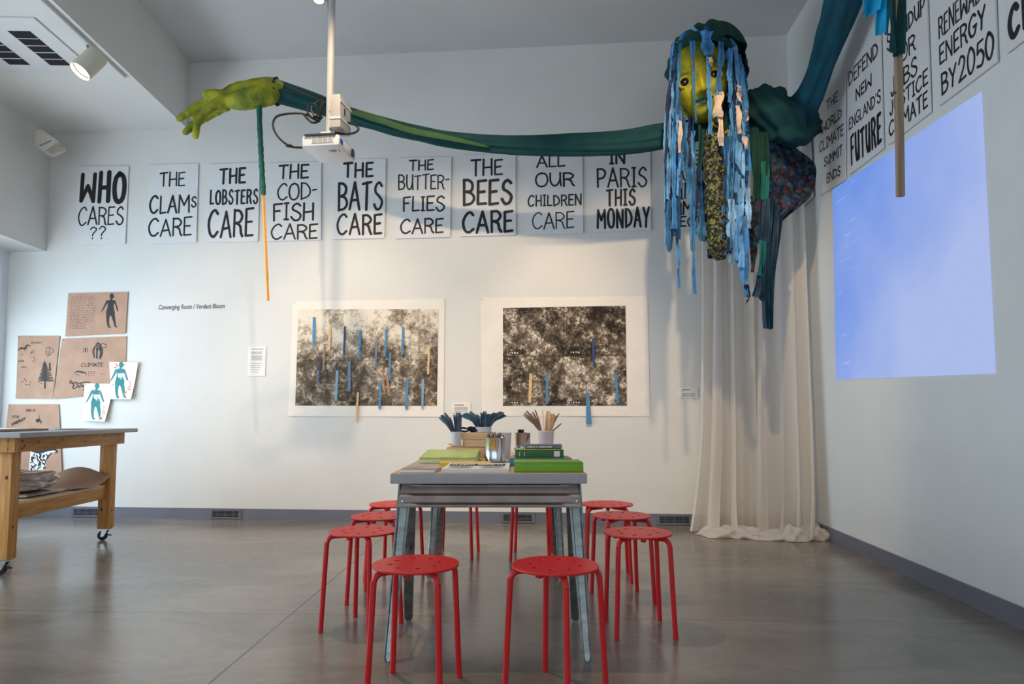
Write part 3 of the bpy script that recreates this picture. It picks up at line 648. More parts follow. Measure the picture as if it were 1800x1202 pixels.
# ------------------------------------------------------------------ the two large prints and the strips pinned to them
def sheet(Mw, quad_px, off, bow, nx=18, ny=14, thick=.0008):
    q = [wall_xy(Mw, *p) for p in quad_px]; c = sum(q, Vector((0, 0)))/4; q = [p - c for p in q]
    rows = []
    for j in range(ny + 1):
        v = j/ny; r = []
        for i in range(nx + 1):
            u = i/nx; p = q[0]*(1-u)*(1-v) + q[1]*u*(1-v) + q[2]*u*v + q[3]*(1-u)*v
            r.append((p.x, p.y, bow(u, v)))
        rows.append(r)
    mb = MB(); mb.grid(rows[::-1]); return mb, c, q
def aerial(label, paper, image, topl, cells, contrast, years, seed):
    bow = lambda u, v: .002 + .004*max(0, v - .9)/.1*(0.5 + .5*math.sin(u*9 + seed)) + .0008*math.sin(u*7 + seed)
    mb, c, q = sheet(BACK, paper, 0, bow)
    t = thing('aerial_print', label, 'print', matrix=BACK @ Matrix.Translation((c.x, c.y, .002)), group='large aerial photo prints on the back wall')
    mb.build('paper', 'print_paper', t, solid=.001)
    qi = [wall_xy(BACK, *p) - c for p in image]; ci = sum(qi, Vector((0, 0)))/4
    W_, Hh = (qi[1] - qi[0]).length, (qi[0] - qi[3]).length
    mb = MB(); rows = []
    for j in range(11):
        r = []
        for i in range(17):
            u, v = i/16, 1 - j/10; p = qi[0]*(1-u)*(1-v) + qi[1]*u*(1-v) + qi[2]*u*v + qi[3]*(1-u)*v - ci
            U = (p.x + ci.x - q[3].x)/(q[2].x - q[3].x); V_ = (q[0].y - p.y - ci.y)/(q[0].y - q[3].y)
            r.append((p.x, p.y, bow(U, V_) + .0035))
        rows.append(r)
    mb.grid(rows); im = mb.build('printed_photograph', aerial_material('aerial_photo_print', topl, cells, W_, Hh, contrast), t); im.location = (ci.x, ci.y, 0)
    if years:
        mb = MB()
        for (yr, x, y) in years:
            mb.box((x*W_, y*Hh, .0062), (.10, .026, .0005))
        mb.build('year_tab', 'vent_dark', im, smooth=0)
        mb = MB()
        for (yr, x, y) in years: lettering(mb, yr, x*W_ - .042, x*W_ + .042, y*Hh - .009, y*Hh + .009, .0042, .0068, gap=.5, jit=0)
        mb.build('year', 'white_ink', im, smooth=0)
    mb = MB()
    for p in q[:2]: mb.sphere((p.x*.985, p.y*.97, .007), .005, 8)
    mb.build('push_pin', 'cream_plastic', t)
aerial('wide aerial photo print, pale sky at top, many strips pinned on it', [(515.5, 529.5), (782, 525.5), (780, 732.5), (507, 731.5)], [(524.9, 544), (771, 543.3), (768.3, 713), (519.5, 712.7)], True, 7, .85, None, 1)
aerial('aerial photo print of four dated views, right of the other print', [(844.7, 523), (1138, 520.5), (1142.5, 731.7), (847, 731)], [(884.2, 541.5), (1099.3, 537.3), (1101.9, 712.8), (884.2, 713)], False, 9, 1.15,
       [('1950', -.41, .035), ('1970', .09, .035), ('1980', -.41, -.47), ('1990', .09, -.47)], 2)
def strip(ox, oy, sc, x0, y0, x1, y1, w_, m, label, group, flare=1.0):
    a = wall_xy(BACK, ox + x0/sc, oy + y0/sc); b = wall_xy(BACK, ox + x1/sc, oy + y1/sc); ww = w_/sc/192.0
    d = (b - a); L_ = d.length; rows = []
    for j in range(9):
        v = j/8; z = .010 + .006*math.sin(v*2.6) + (0.012*v*v if L_ > .2 else 0)
        h = ww/2*(1 + (flare - 1)*v); rows.append([(-h, -v*L_, z), (0, -v*L_, z + .0015), (h, -v*L_, z)])
    mb = MB(); mb.grid(rows[::-1])
    o = mb.build('felt_strip', m, solid=.0015); o.matrix_world = BACK @ Matrix.Translation((a.x, a.y, 0)) @ Matrix.Rotation(math.atan2(d.x, -d.y), 4, 'Z')
    tag(o, label, 'strip', group)
G1, G2 = 'strips pinned on the left aerial print', 'strips pinned on the right aerial print'
for a in [(245, 265, 247, 498, 26, 'felt_blue', 'blue strip nearest the top left corner of the left aerial print'),
          (373, 345, 368, 535, 22, 'felt_tan', 'pale tan strip over the dark lake at left of the left aerial print'),
          (493, 340, 490, 570, 16, 'felt_navy', 'thin navy strip right of the pale tan strip, left aerial print'),
          (330, 485, 325, 700, 18, 'felt_brown', 'brown strip low left of the pale tan strip, left aerial print'),
          (618, 370, 615, 595, 20, 'felt_blue', 'blue strip at the upper middle of the left aerial print'),
          (833, 360, 820, 585, 20, 'felt_blue', 'tilted blue strip, second from right in the upper row of the left print'),
          (967, 345, 964, 570, 20, 'felt_blue', 'blue strip furthest right in the upper row of the left print'),
          (752, 455, 747, 680, 16, 'felt_grey', 'slate strip just left of the tilted blue strip, left aerial print'),
          (862, 555, 857, 780, 18, 'felt_blue', 'blue strip below the tilted blue one, centre right of the left print'),
          (295, 580, 290, 800, 16, 'felt_navy', 'navy strip at the left edge below the brown strip, left print'),
          (432, 700, 425, 945, 22, 'felt_pale', 'pale blue strip low on the left half of the left print'),
          (530, 625, 533, 868, 24, 'felt_grey', 'wide slate strip right of the low pale blue strip, left print'),
          (1177, 500, 1172, 730, 17, 'felt_tan', 'tan strip near the right edge of the left aerial print'),
          (600, 875, 590, 1110, 18, 'felt_tan', 'tan strip hanging below the bottom edge of the left print'),
          (780, 785, 779, 1010, 20, 'felt_blue', 'blue strip at bottom centre of the left print, beside the thin brown slat'),
          (1001, 775, 995, 1012, 24, 'felt_blue', 'wide blue strip low on the right half of the left print'),
          (1128, 770, 1125, 1008, 18, 'felt_pale', 'pale blue strip at the bottom right of the left print'),
          (800, 665, 820, 880, 10, 'felt_brown', 'thin brown slat leaning at the centre of the left print'),
          (832, 730, 858, 905, 22, 'felt_brown', 'wide brown slat leaning beside the thin one, left print')]:
    strip(500, 500, 4.622, *a, G1)
for a in [(955, 408, 958, 615, 20, 'felt_navy', 'navy strip high on the right aerial print'),
          (485, 670, 478, 890, 22, 'felt_tan', 'tan strip low left on the right aerial print'),
          (608, 678, 608, 898, 20, 'felt_blue', 'blue strip right of the tan strip, right aerial print'),
          (1122, 672, 1140, 893, 20, 'felt_blue', 'tilted blue strip near the right edge of the right aerial print')]:
    strip(820, 500, 4.2857, *a, G2)
strip(820, 500, 4.2857, 912, 815, 922, 1052, 24, 'felt_blue', 'blue strip hanging below the bottom edge of the right aerial print', G2, flare=1.7)

# ------------------------------------------------------------------ projected picture on the right wall: a panel that glows, no beam is cast
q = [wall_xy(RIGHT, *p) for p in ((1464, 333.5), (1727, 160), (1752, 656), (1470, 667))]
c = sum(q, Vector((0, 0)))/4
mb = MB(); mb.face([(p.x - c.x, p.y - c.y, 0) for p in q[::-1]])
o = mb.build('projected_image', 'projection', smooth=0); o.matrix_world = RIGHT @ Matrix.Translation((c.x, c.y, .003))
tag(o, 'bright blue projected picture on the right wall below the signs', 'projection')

# ------------------------------------------------------------------ drawings pinned at the left of the back wall
class Draw:
    # strokes given in the pixels of one measured view, laid onto a bowed sheet
    def __init__(s, ox, oy, sc, c, q, bow): s.a = (ox, oy, sc); s.c, s.q, s.bow = c, q, bow; s.mb = MB()
    def P(s, x, y):
        ox, oy, sc = s.a; return wall_xy(BACK, ox + x/sc, oy + y/sc) - s.c
    def k(s): return 1.0/(s.a[2]*188.0)
    def line(s, pts, w_, curve=True):
        q = [s.P(*p) for p in pts]
        if curve and len(q) > 2:
            n = len(q); q2 = smooth_curve([(p.x, p.y, 0) for p in q], 4)
            if isinstance(w_, (list, tuple)): w_ = [w_[min(n-1, i//4)] + (w_[min(n-1, i//4 + 1)] - w_[min(n-1, i//4)])*(i % 4)/4 for i in range(len(q2))]
            q = [(p.x, p.y) for p in q2]
        ribbon(s.mb, q, [v*s.k() for v in w_] if isinstance(w_, (list, tuple)) else w_*s.k())
    def fill(s, pts): s.mb.face([(p.x, p.y, 0) for p in (s.P(*a) for a in pts)])
    def disc(s, x, y, rx, ry=None):
        ry = ry or rx; s.fill([(x + rx*math.cos(t*math.pi/8), y + ry*math.sin(t*math.pi/8)) for t in range(16)])
    def text(s, txt, x0, y0, x1, y1, w_, dy=0):
        a, b = s.P(x0, y1), s.P(x1, y0); n0 = len(s.mb.bm.verts)
        lettering(s.mb, txt, a.x, b.x, a.y, b.y, w_*s.k(), slope=dy)
    def build(s, name, m, parent, lift=.0015):
        q = s.q; s.mb.bm.verts.ensure_lookup_table(); s.mb.bm.verts.index_update()
        for v in s.mb.bm.verts:
            V_ = (max(q[0].y, q[1].y) - v.co.y)/(max(q[0].y, q[1].y) - min(q[2].y, q[3].y)); lx = q[0].x + (q[3].x - q[0].x)*V_; rx = q[1].x + (q[2].x - q[1].x)*V_
            v.co.z = s.bow((v.co.x - lx)/(rx - lx), V_) + lift + .0009*v.index/len(s.mb.bm.verts)
        return s.mb.build(name, m, parent, smooth=0, fix=False)
def figure(d, cx, y0, y1, k=1.0, lean=0):
    h = (y1 - y0); X = lambda v: cx + v*h; Y = lambda v: y0 + v*h
    d.disc(X(.02), Y(.085), .062*h, .085*h); d.line([(X(.01), Y(.13)), (X(-.01), Y(.22))], .06*h)
    d.fill([(X(-.12), Y(.23)), (X(-.09), Y(.205)), (X(-.03), Y(.19)), (X(.06), Y(.195)), (X(.1), Y(.215)), (X(.105), Y(.27)), (X(.075), Y(.34)), (X(.07), Y(.40)), (X(.085), Y(.47)), (X(.105), Y(.55)), (X(.10), Y(.63)), (X(-.02), Y(.66)), (X(-.145), Y(.64)), (X(-.15), Y(.56)), (X(-.125), Y(.47)), (X(-.1), Y(.38)), (X(-.105), Y(.31))])
    d.line([(X(-.12), Y(.23)), (X(-.19), Y(.38)), (X(-.28), Y(.53))], [.06*h, .05*h, .025*h]); d.line([(X(.1), Y(.23)), (X(.15), Y(.36)), (X(.19), Y(.5))], [.055*h, .04*h, .045*h])
    d.line([(X(-.09), Y(.6)), (X(-.1), Y(.8)), (X(-.07), Y(.97)), (X(-.03), Y(.985))], [.125*h, .085*h, .055*h, .04*h])
    d.line([(X(.04), Y(.6)), (X(.09), Y(.8)), (X(.12), Y(.95)), (X(.17), Y(.985))], [.125*h, .085*h, .055*h, .04*h])
def pinned(label, quad, bow, m='kraft', pins=True):
    mb, c, q = sheet(BACK, quad, 0, bow)
    t = thing('pinned_drawing', label, 'drawing', matrix=BACK @ Matrix.Translation((c.x, c.y, .004)), group='drawings pinned on the left end of the back wall')
    mb.build('paper', m, t, solid=.0008)
    if pins:
        mb = MB()
        for p, u in ((q[0], .02), (q[1], .98)): mb.sphere((p.x*.96, p.y*.95, bow(u, .03) + .004), .006, 8)
        mb.build('push_pin', 'steel', t)
    return t, c, q
# kraft sheet with figure and handwriting
bow1 = lambda u, v: .004 + .035*max(0, u - .75)**1.5*(0.3 + v) + .02*v*v*max(0, .3 - u)
t, c, q = pinned('brown drawing of a black standing figure beside a block of handwriting', ((121, 515.6), (226.3, 513), (222, 586.3), (116.4, 591.5)), bow1)
d = Draw(90, 500, 4.807, c, q, bow1); figure(d, 512, 75, 364); d.build('figure', 'ink', t)
d = Draw(90, 500, 4.807, c, q, bow1); rnd = random.Random(5)
for k in range(15):
    y = 105 + k*19; x = 178 - k*1.2
    while x < 365 - (k > 11)*60:
        n = rnd.randint(2, 4); d.line([(x + i*5, y + rnd.uniform(-7, 7)) for i in range(n + 1)], 2.2, False); x += n*5 + rnd.uniform(6, 12)
d.build('handwriting', 'ink_soft', t)
# kraft sheet with CLIMATE
bow2 = lambda u, v: .003 + .05*max(0, v - .6)**1.6*(1 - .6*u) + .01*max(0, .15 - u)
t, c, q = pinned('brown drawing lettered CLIMATE under an elephant, half covered by two white prints', ((110.2, 595.3), (223.8, 591), (220, 690), (95, 701)), bow2)
d = Draw(90, 500, 4.807, c, q, bow2); d.text('CLIMATE', 256, 660, 446, 698, 6)
d.build('lettering', 'ink', t)
d = Draw(90, 500, 4.807, c, q, bow2)
for p, w_ in (([(372, 530), (365, 560), (368, 615)], 14), ([(395, 520), (392, 570), (390, 622)], 16), ([(415, 520), (425, 570), (418, 622)], 20), ([(375, 525), (400, 500), (420, 520)], 12), ([(425, 520), (440, 560), (430, 610)], 10), ([(420, 525), (436, 500), (468, 510), (462, 532), (440, 536)], 6), ([(380, 500), (405, 492), (425, 510)], 5), ([(355, 590), (352, 560), (360, 540)], 3), ([(385, 545), (395, 560), (410, 540), (418, 560)], 8)): d.line(p, w_)
for k in range(3): d.text('ii'[:1] + 'V'*(k % 2) or 'i', 270 + k*18, 535, 284 + k*18, 575, 3)
d.build('elephant_sketch', 'ink', t)
d = Draw(90, 500, 4.807, c, q, bow2)
d.line([(200, 748), (225, 735), (260, 740), (295, 748), (300, 770)], [3, 14, 16, 10, 2]); d.line([(205, 752), (235, 765), (245, 772)], 4)
for x in (318, 340, 362): d.line([(x, 735), (x + 12, 740)], 5); d.line([(x - 4, 752), (x + 8, 752)], 5); d.line([(x, 768), (x + 10, 772)], 4)
d.line([(420, 757), (440, 757)], 4); d.line([(452, 757), (462, 760)], 4)
for p in ([(170, 812), (165, 830), (190, 838), (210, 826), (240, 836), (290, 826), (330, 828)], [(200, 836), (190, 870), (205, 880), (225, 862), (245, 872)], [(175, 815), (200, 850), (190, 868)], [(255, 840), (285, 870), (295, 885), (280, 890)], [(220, 840), (250, 860), (290, 850)]): d.line(p, 9)
d.build('animal_sketch', 'ink', t)
# kraft sheet with tree
bow3 = lambda u, v: .005 + .02*max(0, v - .8) + .02*max(0, u - .8)*v
t, c, q = pinned('brown drawing with a black conifer tree, nearest the window', ((33, 590.2), (106.6, 590.2), (94.4, 700.6), (29.2, 700.3)), bow3)
d = Draw(0, 580, 6.677, c, q, bow3); d.line([(530, 360), (538, 500), (536, 680)], [6, 12, 22])
for k in range(15):
    y = 380 + k*15; h = 14 + k*4.6; d.line([(532 - h, y + 12 + (k % 3)*4), (532 - h*.4, y + 4), (534, y)], [7, 13, 15]); d.line([(534, y), (534 + h*.6, y + 8), (534 + h*1.25 + (12 if k > 3 else 0), y + 10 + (k % 2)*6)], [15, 12, 7])
d.line([(592, 395), (594, 440), (600, 470)], 20); d.line([(476, 630), (505, 625)], 6); d.build('tree', 'ink', t)
d = Draw(0, 580, 6.677, c, q, bow3)
d.line([(590, 202), (556, 210), (546, 255), (560, 300), (582, 300), (596, 250), (585, 205), (615, 215), (640, 242), (600, 290), (572, 304)], 6); d.line([(575, 235), (566, 255), (575, 275), (584, 255)], 4)
d.line([(218, 248), (250, 216), (300, 214), (330, 180), (368, 190)], [4, 22, 26, 22, 6]); d.line([(300, 238), (325, 205)], 12); d.line([(250, 285), (268, 295), (280, 282)], 5)
d.line([(365, 285), (380, 255), (412, 240)], 6); d.line([(370, 262), (410, 270)], 5); d.line([(395, 310), (415, 330), (410, 365), (385, 372)], 4); d.line([(255, 440), (285, 432), (320, 440)], [3, 14, 3])
for a in ((270, 605), (316, 595), (365, 610), (318, 640), (350, 643), (300, 575)): d.disc(a[0], a[1], 9, 6)
d.text('ACTIVITY', 372, 138, 500, 162, 3.5); d.text('VITAL', 222, 352, 298, 378, 3.5); d.build('sketches', 'ink_soft', t)
# kraft sheet behind the cart
bow4 = lambda u, v: .004 + .015*max(0, u - .9) + .01*v
t, c, q = pinned('brown drawing lettered VITAL ENERGY above a spotted animal, behind the cart', ((16, 710.6), (104.8, 710), (112, 842), (4, 842)), bow4)
d = Draw(0, 580, 6.677, c, q, bow4)
d.text('VITAL', 150, 1000, 242, 1034, 4.5); d.text('ENERGY', 148, 1088, 305, 1124, 9, dy=.42); d.text('HOW TO', 318, 925, 425, 958, 4.0)
d.disc(455, 1062, 26, 22); d.line([(470, 1040), (490, 1070), (500, 1085)], 10); d.line([(468, 1000), (472, 1040)], 4); d.line([(480, 1080), (490, 1105)], 5); d.build('lettering', 'ink', t)
d = Draw(0, 740, 7.5, c, q, bow4)
d.fill([(420, 360), (760, 355), (790, 385), (690, 420), (650, 470), (600, 640), (400, 660)]); d.build('animal_body', 'paper', t, .0012)
d = Draw(0, 740, 7.5, c, q, bow4); rnd = random.Random(9)
d.line([(440, 380), (540, 400), (640, 380), (730, 372)], [50, 60, 40, 22]); d.line([(735, 375), (772, 392), (748, 420)], [26, 22, 10]); d.line([(690, 420), (640, 480), (600, 590)], [18, 16, 12])
for k in range(44):
    x, y = rnd.uniform(430, 640), rnd.uniform(430, 630); d.line([(x, y), (x + rnd.uniform(-24, 24), y + rnd.uniform(8, 34))], rnd.uniform(8, 24))
d.build('animal_spots', 'ink', t, .0026)
# two white prints with teal figures
def white_print(label, quad, fx, y0, y1, orange, pinkc, seed):
    b = lambda u, v: .026 + .05*max(0, v - .45)**1.5*(.35 + .65*u)
    t, c, q = pinned(label, quad, b, 'paper')
    d = Draw(90, 500, 4.807, c, q, b); figure(d, fx, y0, y1); d.build('figure', 'silhouette', t)
    d = Draw(90, 500, 4.807, c, q, b); h = y1 - y0
    for k in range(6): d.line([(fx + (-.06 + k*.03)*h, y0 + .33*h), (fx + (-.05 + k*.035)*h, y0 + (.42 + .03*(k % 3))*h)], .03*h)
    d.build('chest_cutout', 'paper', t, .003)
    d = Draw(90, 500, 4.807, c, q, b)
    for (x, y, x2, y2, w_) in orange: d.line([(x, y), ((x + x2)/2, (y + y2)/2), (x2, y2)], [2, w_, 2], False)
    d.build('orange_leaves', 'orange_ink', t, .003)
    d = Draw(90, 500, 4.807, c, q, b); rnd = random.Random(seed)
    for (x, y, w_) in pinkc:
        for k in range(5): a = rnd.uniform(0, 6.28); d.line([(x, y), (x + 9*math.cos(a), y + 9*math.sin(a)), (x + 18*math.cos(a), y + 20*math.sin(a))], [2, 7, 2], False)
    d.build('pink_leaves', 'pink_ink', t, .003)
white_print('white print of a teal figure with orange leaves, upper of the two', ((195.5, 636), (246.4, 636.7), (235.6, 701.8), (199, 701.8)), 603, 654, 958,
            [(560, 665, 585, 700, 14), (538, 705, 575, 702, 12), (630, 940, 660, 900, 16), (655, 880, 700, 890, 14), (640, 670, 625, 690, 8), (668, 860, 690, 872, 10)], [(672, 825, 1), (690, 850, 1)], 2)
white_print('white print of a teal figure with pale pink leaves, lower of the two', ((152.4, 673.7), (203.4, 674.7), (189.9, 741.3), (149.7, 739)), 400, 832, 1138,
            [(365, 885, 385, 905, 8), (420, 915, 440, 905, 8), (330, 918, 345, 914, 5), (430, 1150, 440, 1125, 6)], [(470, 1035, 1), (455, 1070, 1), (450, 1115, 1), (465, 1090, 1)], 3)

# ------------------------------------------------------------------ ten red stools
def make_stool(label, loc, rz):
    t = thing('red_stool', label, 'stool', loc, rz, 'red metal stools around the table')
    cu = bpy.data.curves.new('s', 'CURVE'); cu.dimensions = '2D'; cu.fill_mode = 'BOTH'; cu.extrude = .0022; cu.bevel_depth = .002; cu.bevel_resolution = 2
    def circ(cx, cy, r, n):
        sp = cu.splines.new('POLY'); sp.points.add(n - 1); sp.use_cyclic_u = True
        for i in range(n): sp.points[i].co = (cx + r*math.cos(2*math.pi*i/n), cy + r*math.sin(2*math.pi*i/n), 0, 1)
    circ(0, 0, .158, 72)
    for k in range(8): a = math.pi/8 + k*math.pi/4; circ(.092*math.cos(a), .092*math.sin(a), .0125, 20)
    tmp = bpy.data.objects.new('s', cu); COL.objects.link(tmp); dg = bpy.context.evaluated_depsgraph_get()
    me = bpy.data.meshes.new_from_object(tmp.evaluated_get(dg)); bpy.data.objects.remove(tmp, do_unlink=True)
    for v in me.vertices:
        v.co.z += .4458
    me.materials.append(M['red']); me.polygons.foreach_set('use_smooth', [True]*len(me.polygons)); me.set_sharp_from_angle(angle=math.radians(40))
    o = bpy.data.objects.new('seat', me); COL.objects.link(o); o.parent = t
    for k in range(4):
        a = k*math.pi/2; cx_, sy = math.cos(a), math.sin(a)
        pr = [(.045, .431), (.10, .431), (.135, .431), (.150, .427), (.161, .417), (.166, .402), (.168, .385), (.178, .19), (.188, .004)]
        mb = MB(); mb.tube(smooth_curve([(r*cx_, r*sy, z) for r, z in pr], 3), .0112, 12); mb.build('leg', 'red', t)
        mb = MB(); mb.lathe([(0, .0005), (.0115, .0005), (.0122, .008), (.0112, .012), (0, .012)], 12, (.188*cx_, .188*sy, 0)); mb.build('foot_cap', 'red', t)
    for k in range(2):
        mb = MB(); a = k*math.pi/2 + math.pi/4; mb.box((.105*math.cos(a + math.pi/2), .105*math.sin(a + math.pi/2), .430), (.022, .022, .018), Matrix.Rotation(a, 4, 'Z'), .003); mb.build('stacking_stop', 'red', t)
    return t
R = math.radians
st = make_stool('red stool at the near end of the table, left of the two', (-.356, 2.575, 0), R(35))
for (x, y, a, lb) in [(.159, 2.553, 9, 'red stool at the near end of the table, right of the two'),
                      (-.707, 3.29, 22, 'red stool nearest the viewer on the left side of the table'), (-.716, 3.776, 35, 'middle red stool on the left side of the table'),
                      (-.721, 4.272, 30, 'red stool furthest back on the left side of the table'), (.591, 3.251, 48, 'red stool nearest the viewer on the right side of the table'),
                      (.600, 3.793, 55, 'middle red stool on the right side of the table'), (.587, 4.269, 40, 'red stool furthest back on the right side of the table'),
                      (-.395, 4.965, 38, 'red stool at the far end of the table, left of two, legs only visible'), (.139, 4.902, 38, 'red stool at the far end of the table, right of two, legs only visible')]:
    dup(st, (x, y, 0), R(a), lb)

# ------------------------------------------------------------------ table on steel trestles
TX = -.098
t = thing('trestle_table', 'grey topped work table on galvanized steel trestles', 'table', (TX, 3.82, 0))
def tl(x, y, z): return (x - TX, y - 3.82, z)
mb = MB(); mb.box(tl(TX, 3.805, .729), (.83, 1.81, .042), bev=.003); tt_ = mb.build('tabletop', 'laminate', t)
mb = MB(); mb.box(tl(TX, 3.805, .7501), (.826, 1.806, .0006)); mb.build('top_veneer', 'veneer', tt_, smooth=0)
def trestle(y0):
    for sgn in (-1, 1):
        ys = lambda z: y0 + sgn*(.058 + (.705 - z)/.705*.212)          # the sloping plane of this side's legs
        # pressed apron panel
        mb = MB(); zt, zb = .708, .596; rows = []
        prof = [(zt, 0), (.699, 0), (.695, 0), (.691, .0035), (.687, 0), (.683, 0), (.657, 0), (.653, 0), (.648, .0045), (.643, 0), (.639, 0), (.619, 0), (.615, 0), (.610, .0045), (.605, 0), (.601, 0), (zb, .001), (zb - .001, -.010)]
        for z, o_ in prof:
            r = []
            for i in range(25):
                u = -1 + i/12; fl = o_ if abs(u) < (.86 if z > .67 else .93 if z > .63 else .84) else min(o_, 0)
                r.append(tl(TX + u*(.385 + (.708 - z)*.14), ys(z) + sgn*(.018 + fl), z))
            rows.append(r)
        mb.grid(rows); mb.build('apron_panel', 'galv_panel', t, solid=.0012, smooth=50)
        for e in (-1, 1):
            mb = MB(); n = 13; xs = lambda z: TX + e*(.372 + (.705 - z)*.045); sec = []
            zs = [(.706 - .682*i/10, 1) for i in range(11)] + [(.015, .93), (.008, .74), (.003, .40)]
            for zz, fk_ in zs:
                hw = (.030 - .011*(.706 - zz)/.703)*fk_
                x, y = xs(zz), ys(zz)
                r = [(x - hw, y, zz), (x - hw, y + sgn*.014, zz), (x - hw*.7, y + sgn*.017, zz), (x - hw*.55, y + sgn*.006, zz), (x + hw*.55, y + sgn*.006, zz), (x + hw*.7, y + sgn*.017, zz), (x + hw, y + sgn*.014, zz), (x + hw, y, zz)]
                sec.append([tl(*p) for p in r])
            for a, b in zip(sec, sec[1:]):
                A_, B_ = [mb.bm.verts.new(p) for p in a], [mb.bm.verts.new(p) for p in b]
                for k in range(8): mb.bm.faces.new((A_[k], A_[(k+1) % 8], B_[(k+1) % 8], B_[k]))
            bmesh.ops.remove_doubles(mb.bm, verts=mb.bm.verts[:], dist=1e-5)
            mb.build('leg', 'galv', t, smooth=35)
            mb = MB(); p = tl(xs(.622) + e*.004, ys(.622) + sgn*.019, .622); mb.lathe([(0, .005), (.005, .004), (.007, 0), (.007, -.003)], 12)
            mb.bm.transform(Matrix.Translation(p) @ Matrix.Rotation(-sgn*math.pi/2, 4, 'X')); mb.build('rivet', 'steel', t)
    for e in (-1, 1):                                                        # folding spreader
        mb = MB(); z = .36
        mb.hexa([tl(TX + e*.383 - .004, y0 - .17, z), tl(TX + e*.383 + .004, y0 - .17, z), tl(TX + e*.383 + .004, y0 + .17, z), tl(TX + e*.383 - .004, y0 + .17, z)],
                [tl(TX + e*.383 - .004, y0 - .165, z + .026), tl(TX + e*.383 + .004, y0 - .165, z + .026), tl(TX + e*.383 + .004, y0 + .165, z + .026), tl(TX + e*.383 - .004, y0 + .165, z + .026)])
        mb.build('spreader', 'galv', t, smooth=0)
trestle(3.113); trestle(4.50)

# ------------------------------------------------------------------ things on the table
TZ = .7508
def book(name, label, x, y, z, w_, dp, h, rz, cover, cat='book', group=None, spine=None, spine_m='white_ink', label_tag=False, top=None, hard=True, title=None):
    # closed book lying flat, spine toward the viewer; origin at the middle of the spine edge
    t = thing(name, label, cat, (x, y, z), R(rz), group); e = .003
    mb = MB(); mb.box((0, dp/2, e/2), (w_, dp, e), bev=.001); mb.box((0, dp/2, h - e/2), (w_, dp, e), bev=.001); mb.box((0, .002, h/2), (w_, .004, h), bev=.001)
    mb.build('cover', cover, t)
    mb = MB(); mb.box((0, dp/2 + .001, h/2), (w_ - .010, dp - .008, h - 2*e - .0004)); mb.build('pages', 'pages', t, smooth=0)
    if top: mb = MB(); mb.box((0, dp/2, h + .0006), (w_*.97, dp*.96, .001)); mb.build('cover_picture', top, t, smooth=0)
    if spine:
        mb = MB(); txt, u0, u1, v0, v1, bw = spine; lettering(mb, txt, -w_/2 + u0*w_, -w_/2 + u1*w_, v0*h, v1*h, bw, gap=.3)
        mb.bm.transform(Matrix.Translation((0, -.0012, 0)) @ Matrix.Rotation(math.pi/2, 4, 'X')); mb.build('spine_title', spine_m, t, smooth=0, fix=False)
    if label_tag: mb = MB(); mb.box((w_*.36, -.0012, h*.5), (w_*.12, .001, h*.72)); mb.build('spine_label', 'paper', t, smooth=0)
    return t
def edge(px0, px1, py, z, Y=None):       # middle and width of a front edge seen between two pixels
    a, b = on_z(px0, py, z), on_z(px1, py, z); return (a.x + b.x)/2, (a.y + b.y)/2, (b - a).length
x, y, w_ = edge(904, 1025.5, 830, TZ); book('green_book', 'thick grass-green book at the near right edge of the table', x, y, TZ, w_, .2, .042, 0, 'green_cover')
x, y, w_ = edge(703, 764, 831, TZ); book('photo_catalogue', 'thin catalogue with a brown photo cover at the near left of the table', x, y, TZ, w_, .20, .015, -4, 'paper', top='photo_cover')
x, y, w_ = edge(776, 895, 831, TZ)
t = thing('report', 'white report titled CLIMATE MADNESS lying at the front of the table', 'report', (x, y + .004, TZ))
mb = MB()
for k in range(6): mb.box((random.Random(k).uniform(-.002, .002), .18, .0014 + k*.0027), (w_, .36, .0025), Matrix.Rotation(R(random.Random(k + 9).uniform(-.6, .6)), 4, 'Z'))
mb.build('pages', 'paper', t, smooth=0)
mb = MB(); mb.box((-.002, .245, .0168), (w_*.88, .13, .0005)); mb.build('title_band', 'black', t, smooth=0)
mb = MB(); lettering(mb, 'CLIMATE MADNESS', -w_*.41, w_*.40, .192, .294, .0048, .0173, gap=.5, jit=0); mb.build('title', 'white_ink', t, smooth=0, fix=False)
mb = MB()
for k in range(7):
    for j in range(2): mb.box((-.07 + j*.14, .160 - k*.021, .0168), (.115 - .02*((k + j) % 3), .004, .0004))
mb.build('body_print', 'ink_grey', t, smooth=0)
mb = MB(); a = on_z(826, 811.5, TZ); mb.box((0, .06, .008), (.245, .12, .016)); o = mb.build('yellow_pad', 'yellow_paper', smooth=0); o.location = (a.x - .005, 3.30, TZ); tag(o, 'yellow paper pad just behind the white report', 'pad')
a = on_z(774, 822, TZ); mb = MB(); mb.box((0, 0, .001), (.05, .05, .002), Matrix.Rotation(.5, 4, 'Z')); o = mb.build('yellow_note', 'yellow_paper', smooth=0); o.location = (a.x - .012, a.y - .005, TZ); tag(o, 'small yellow note between catalogue and white report', 'note')
x, y, w_ = edge(736, 836, 814.5, TZ)
t = thing('lime_binder', 'lime green binder lying at the left of the table', 'binder', (x, y, TZ), R(-2))
mb = MB(); mb.hexa([(-w_*.49, .005, .003), (w_*.49, .005, .003), (w_*.49, .27, .003), (-w_*.49, .27, .003)], [(-w_*.49, .005, .021), (w_*.49, .005, .021), (w_*.49, .27, .034), (-w_*.49, .27, .034)]); mb.build('pages', 'pages', t, smooth=0)
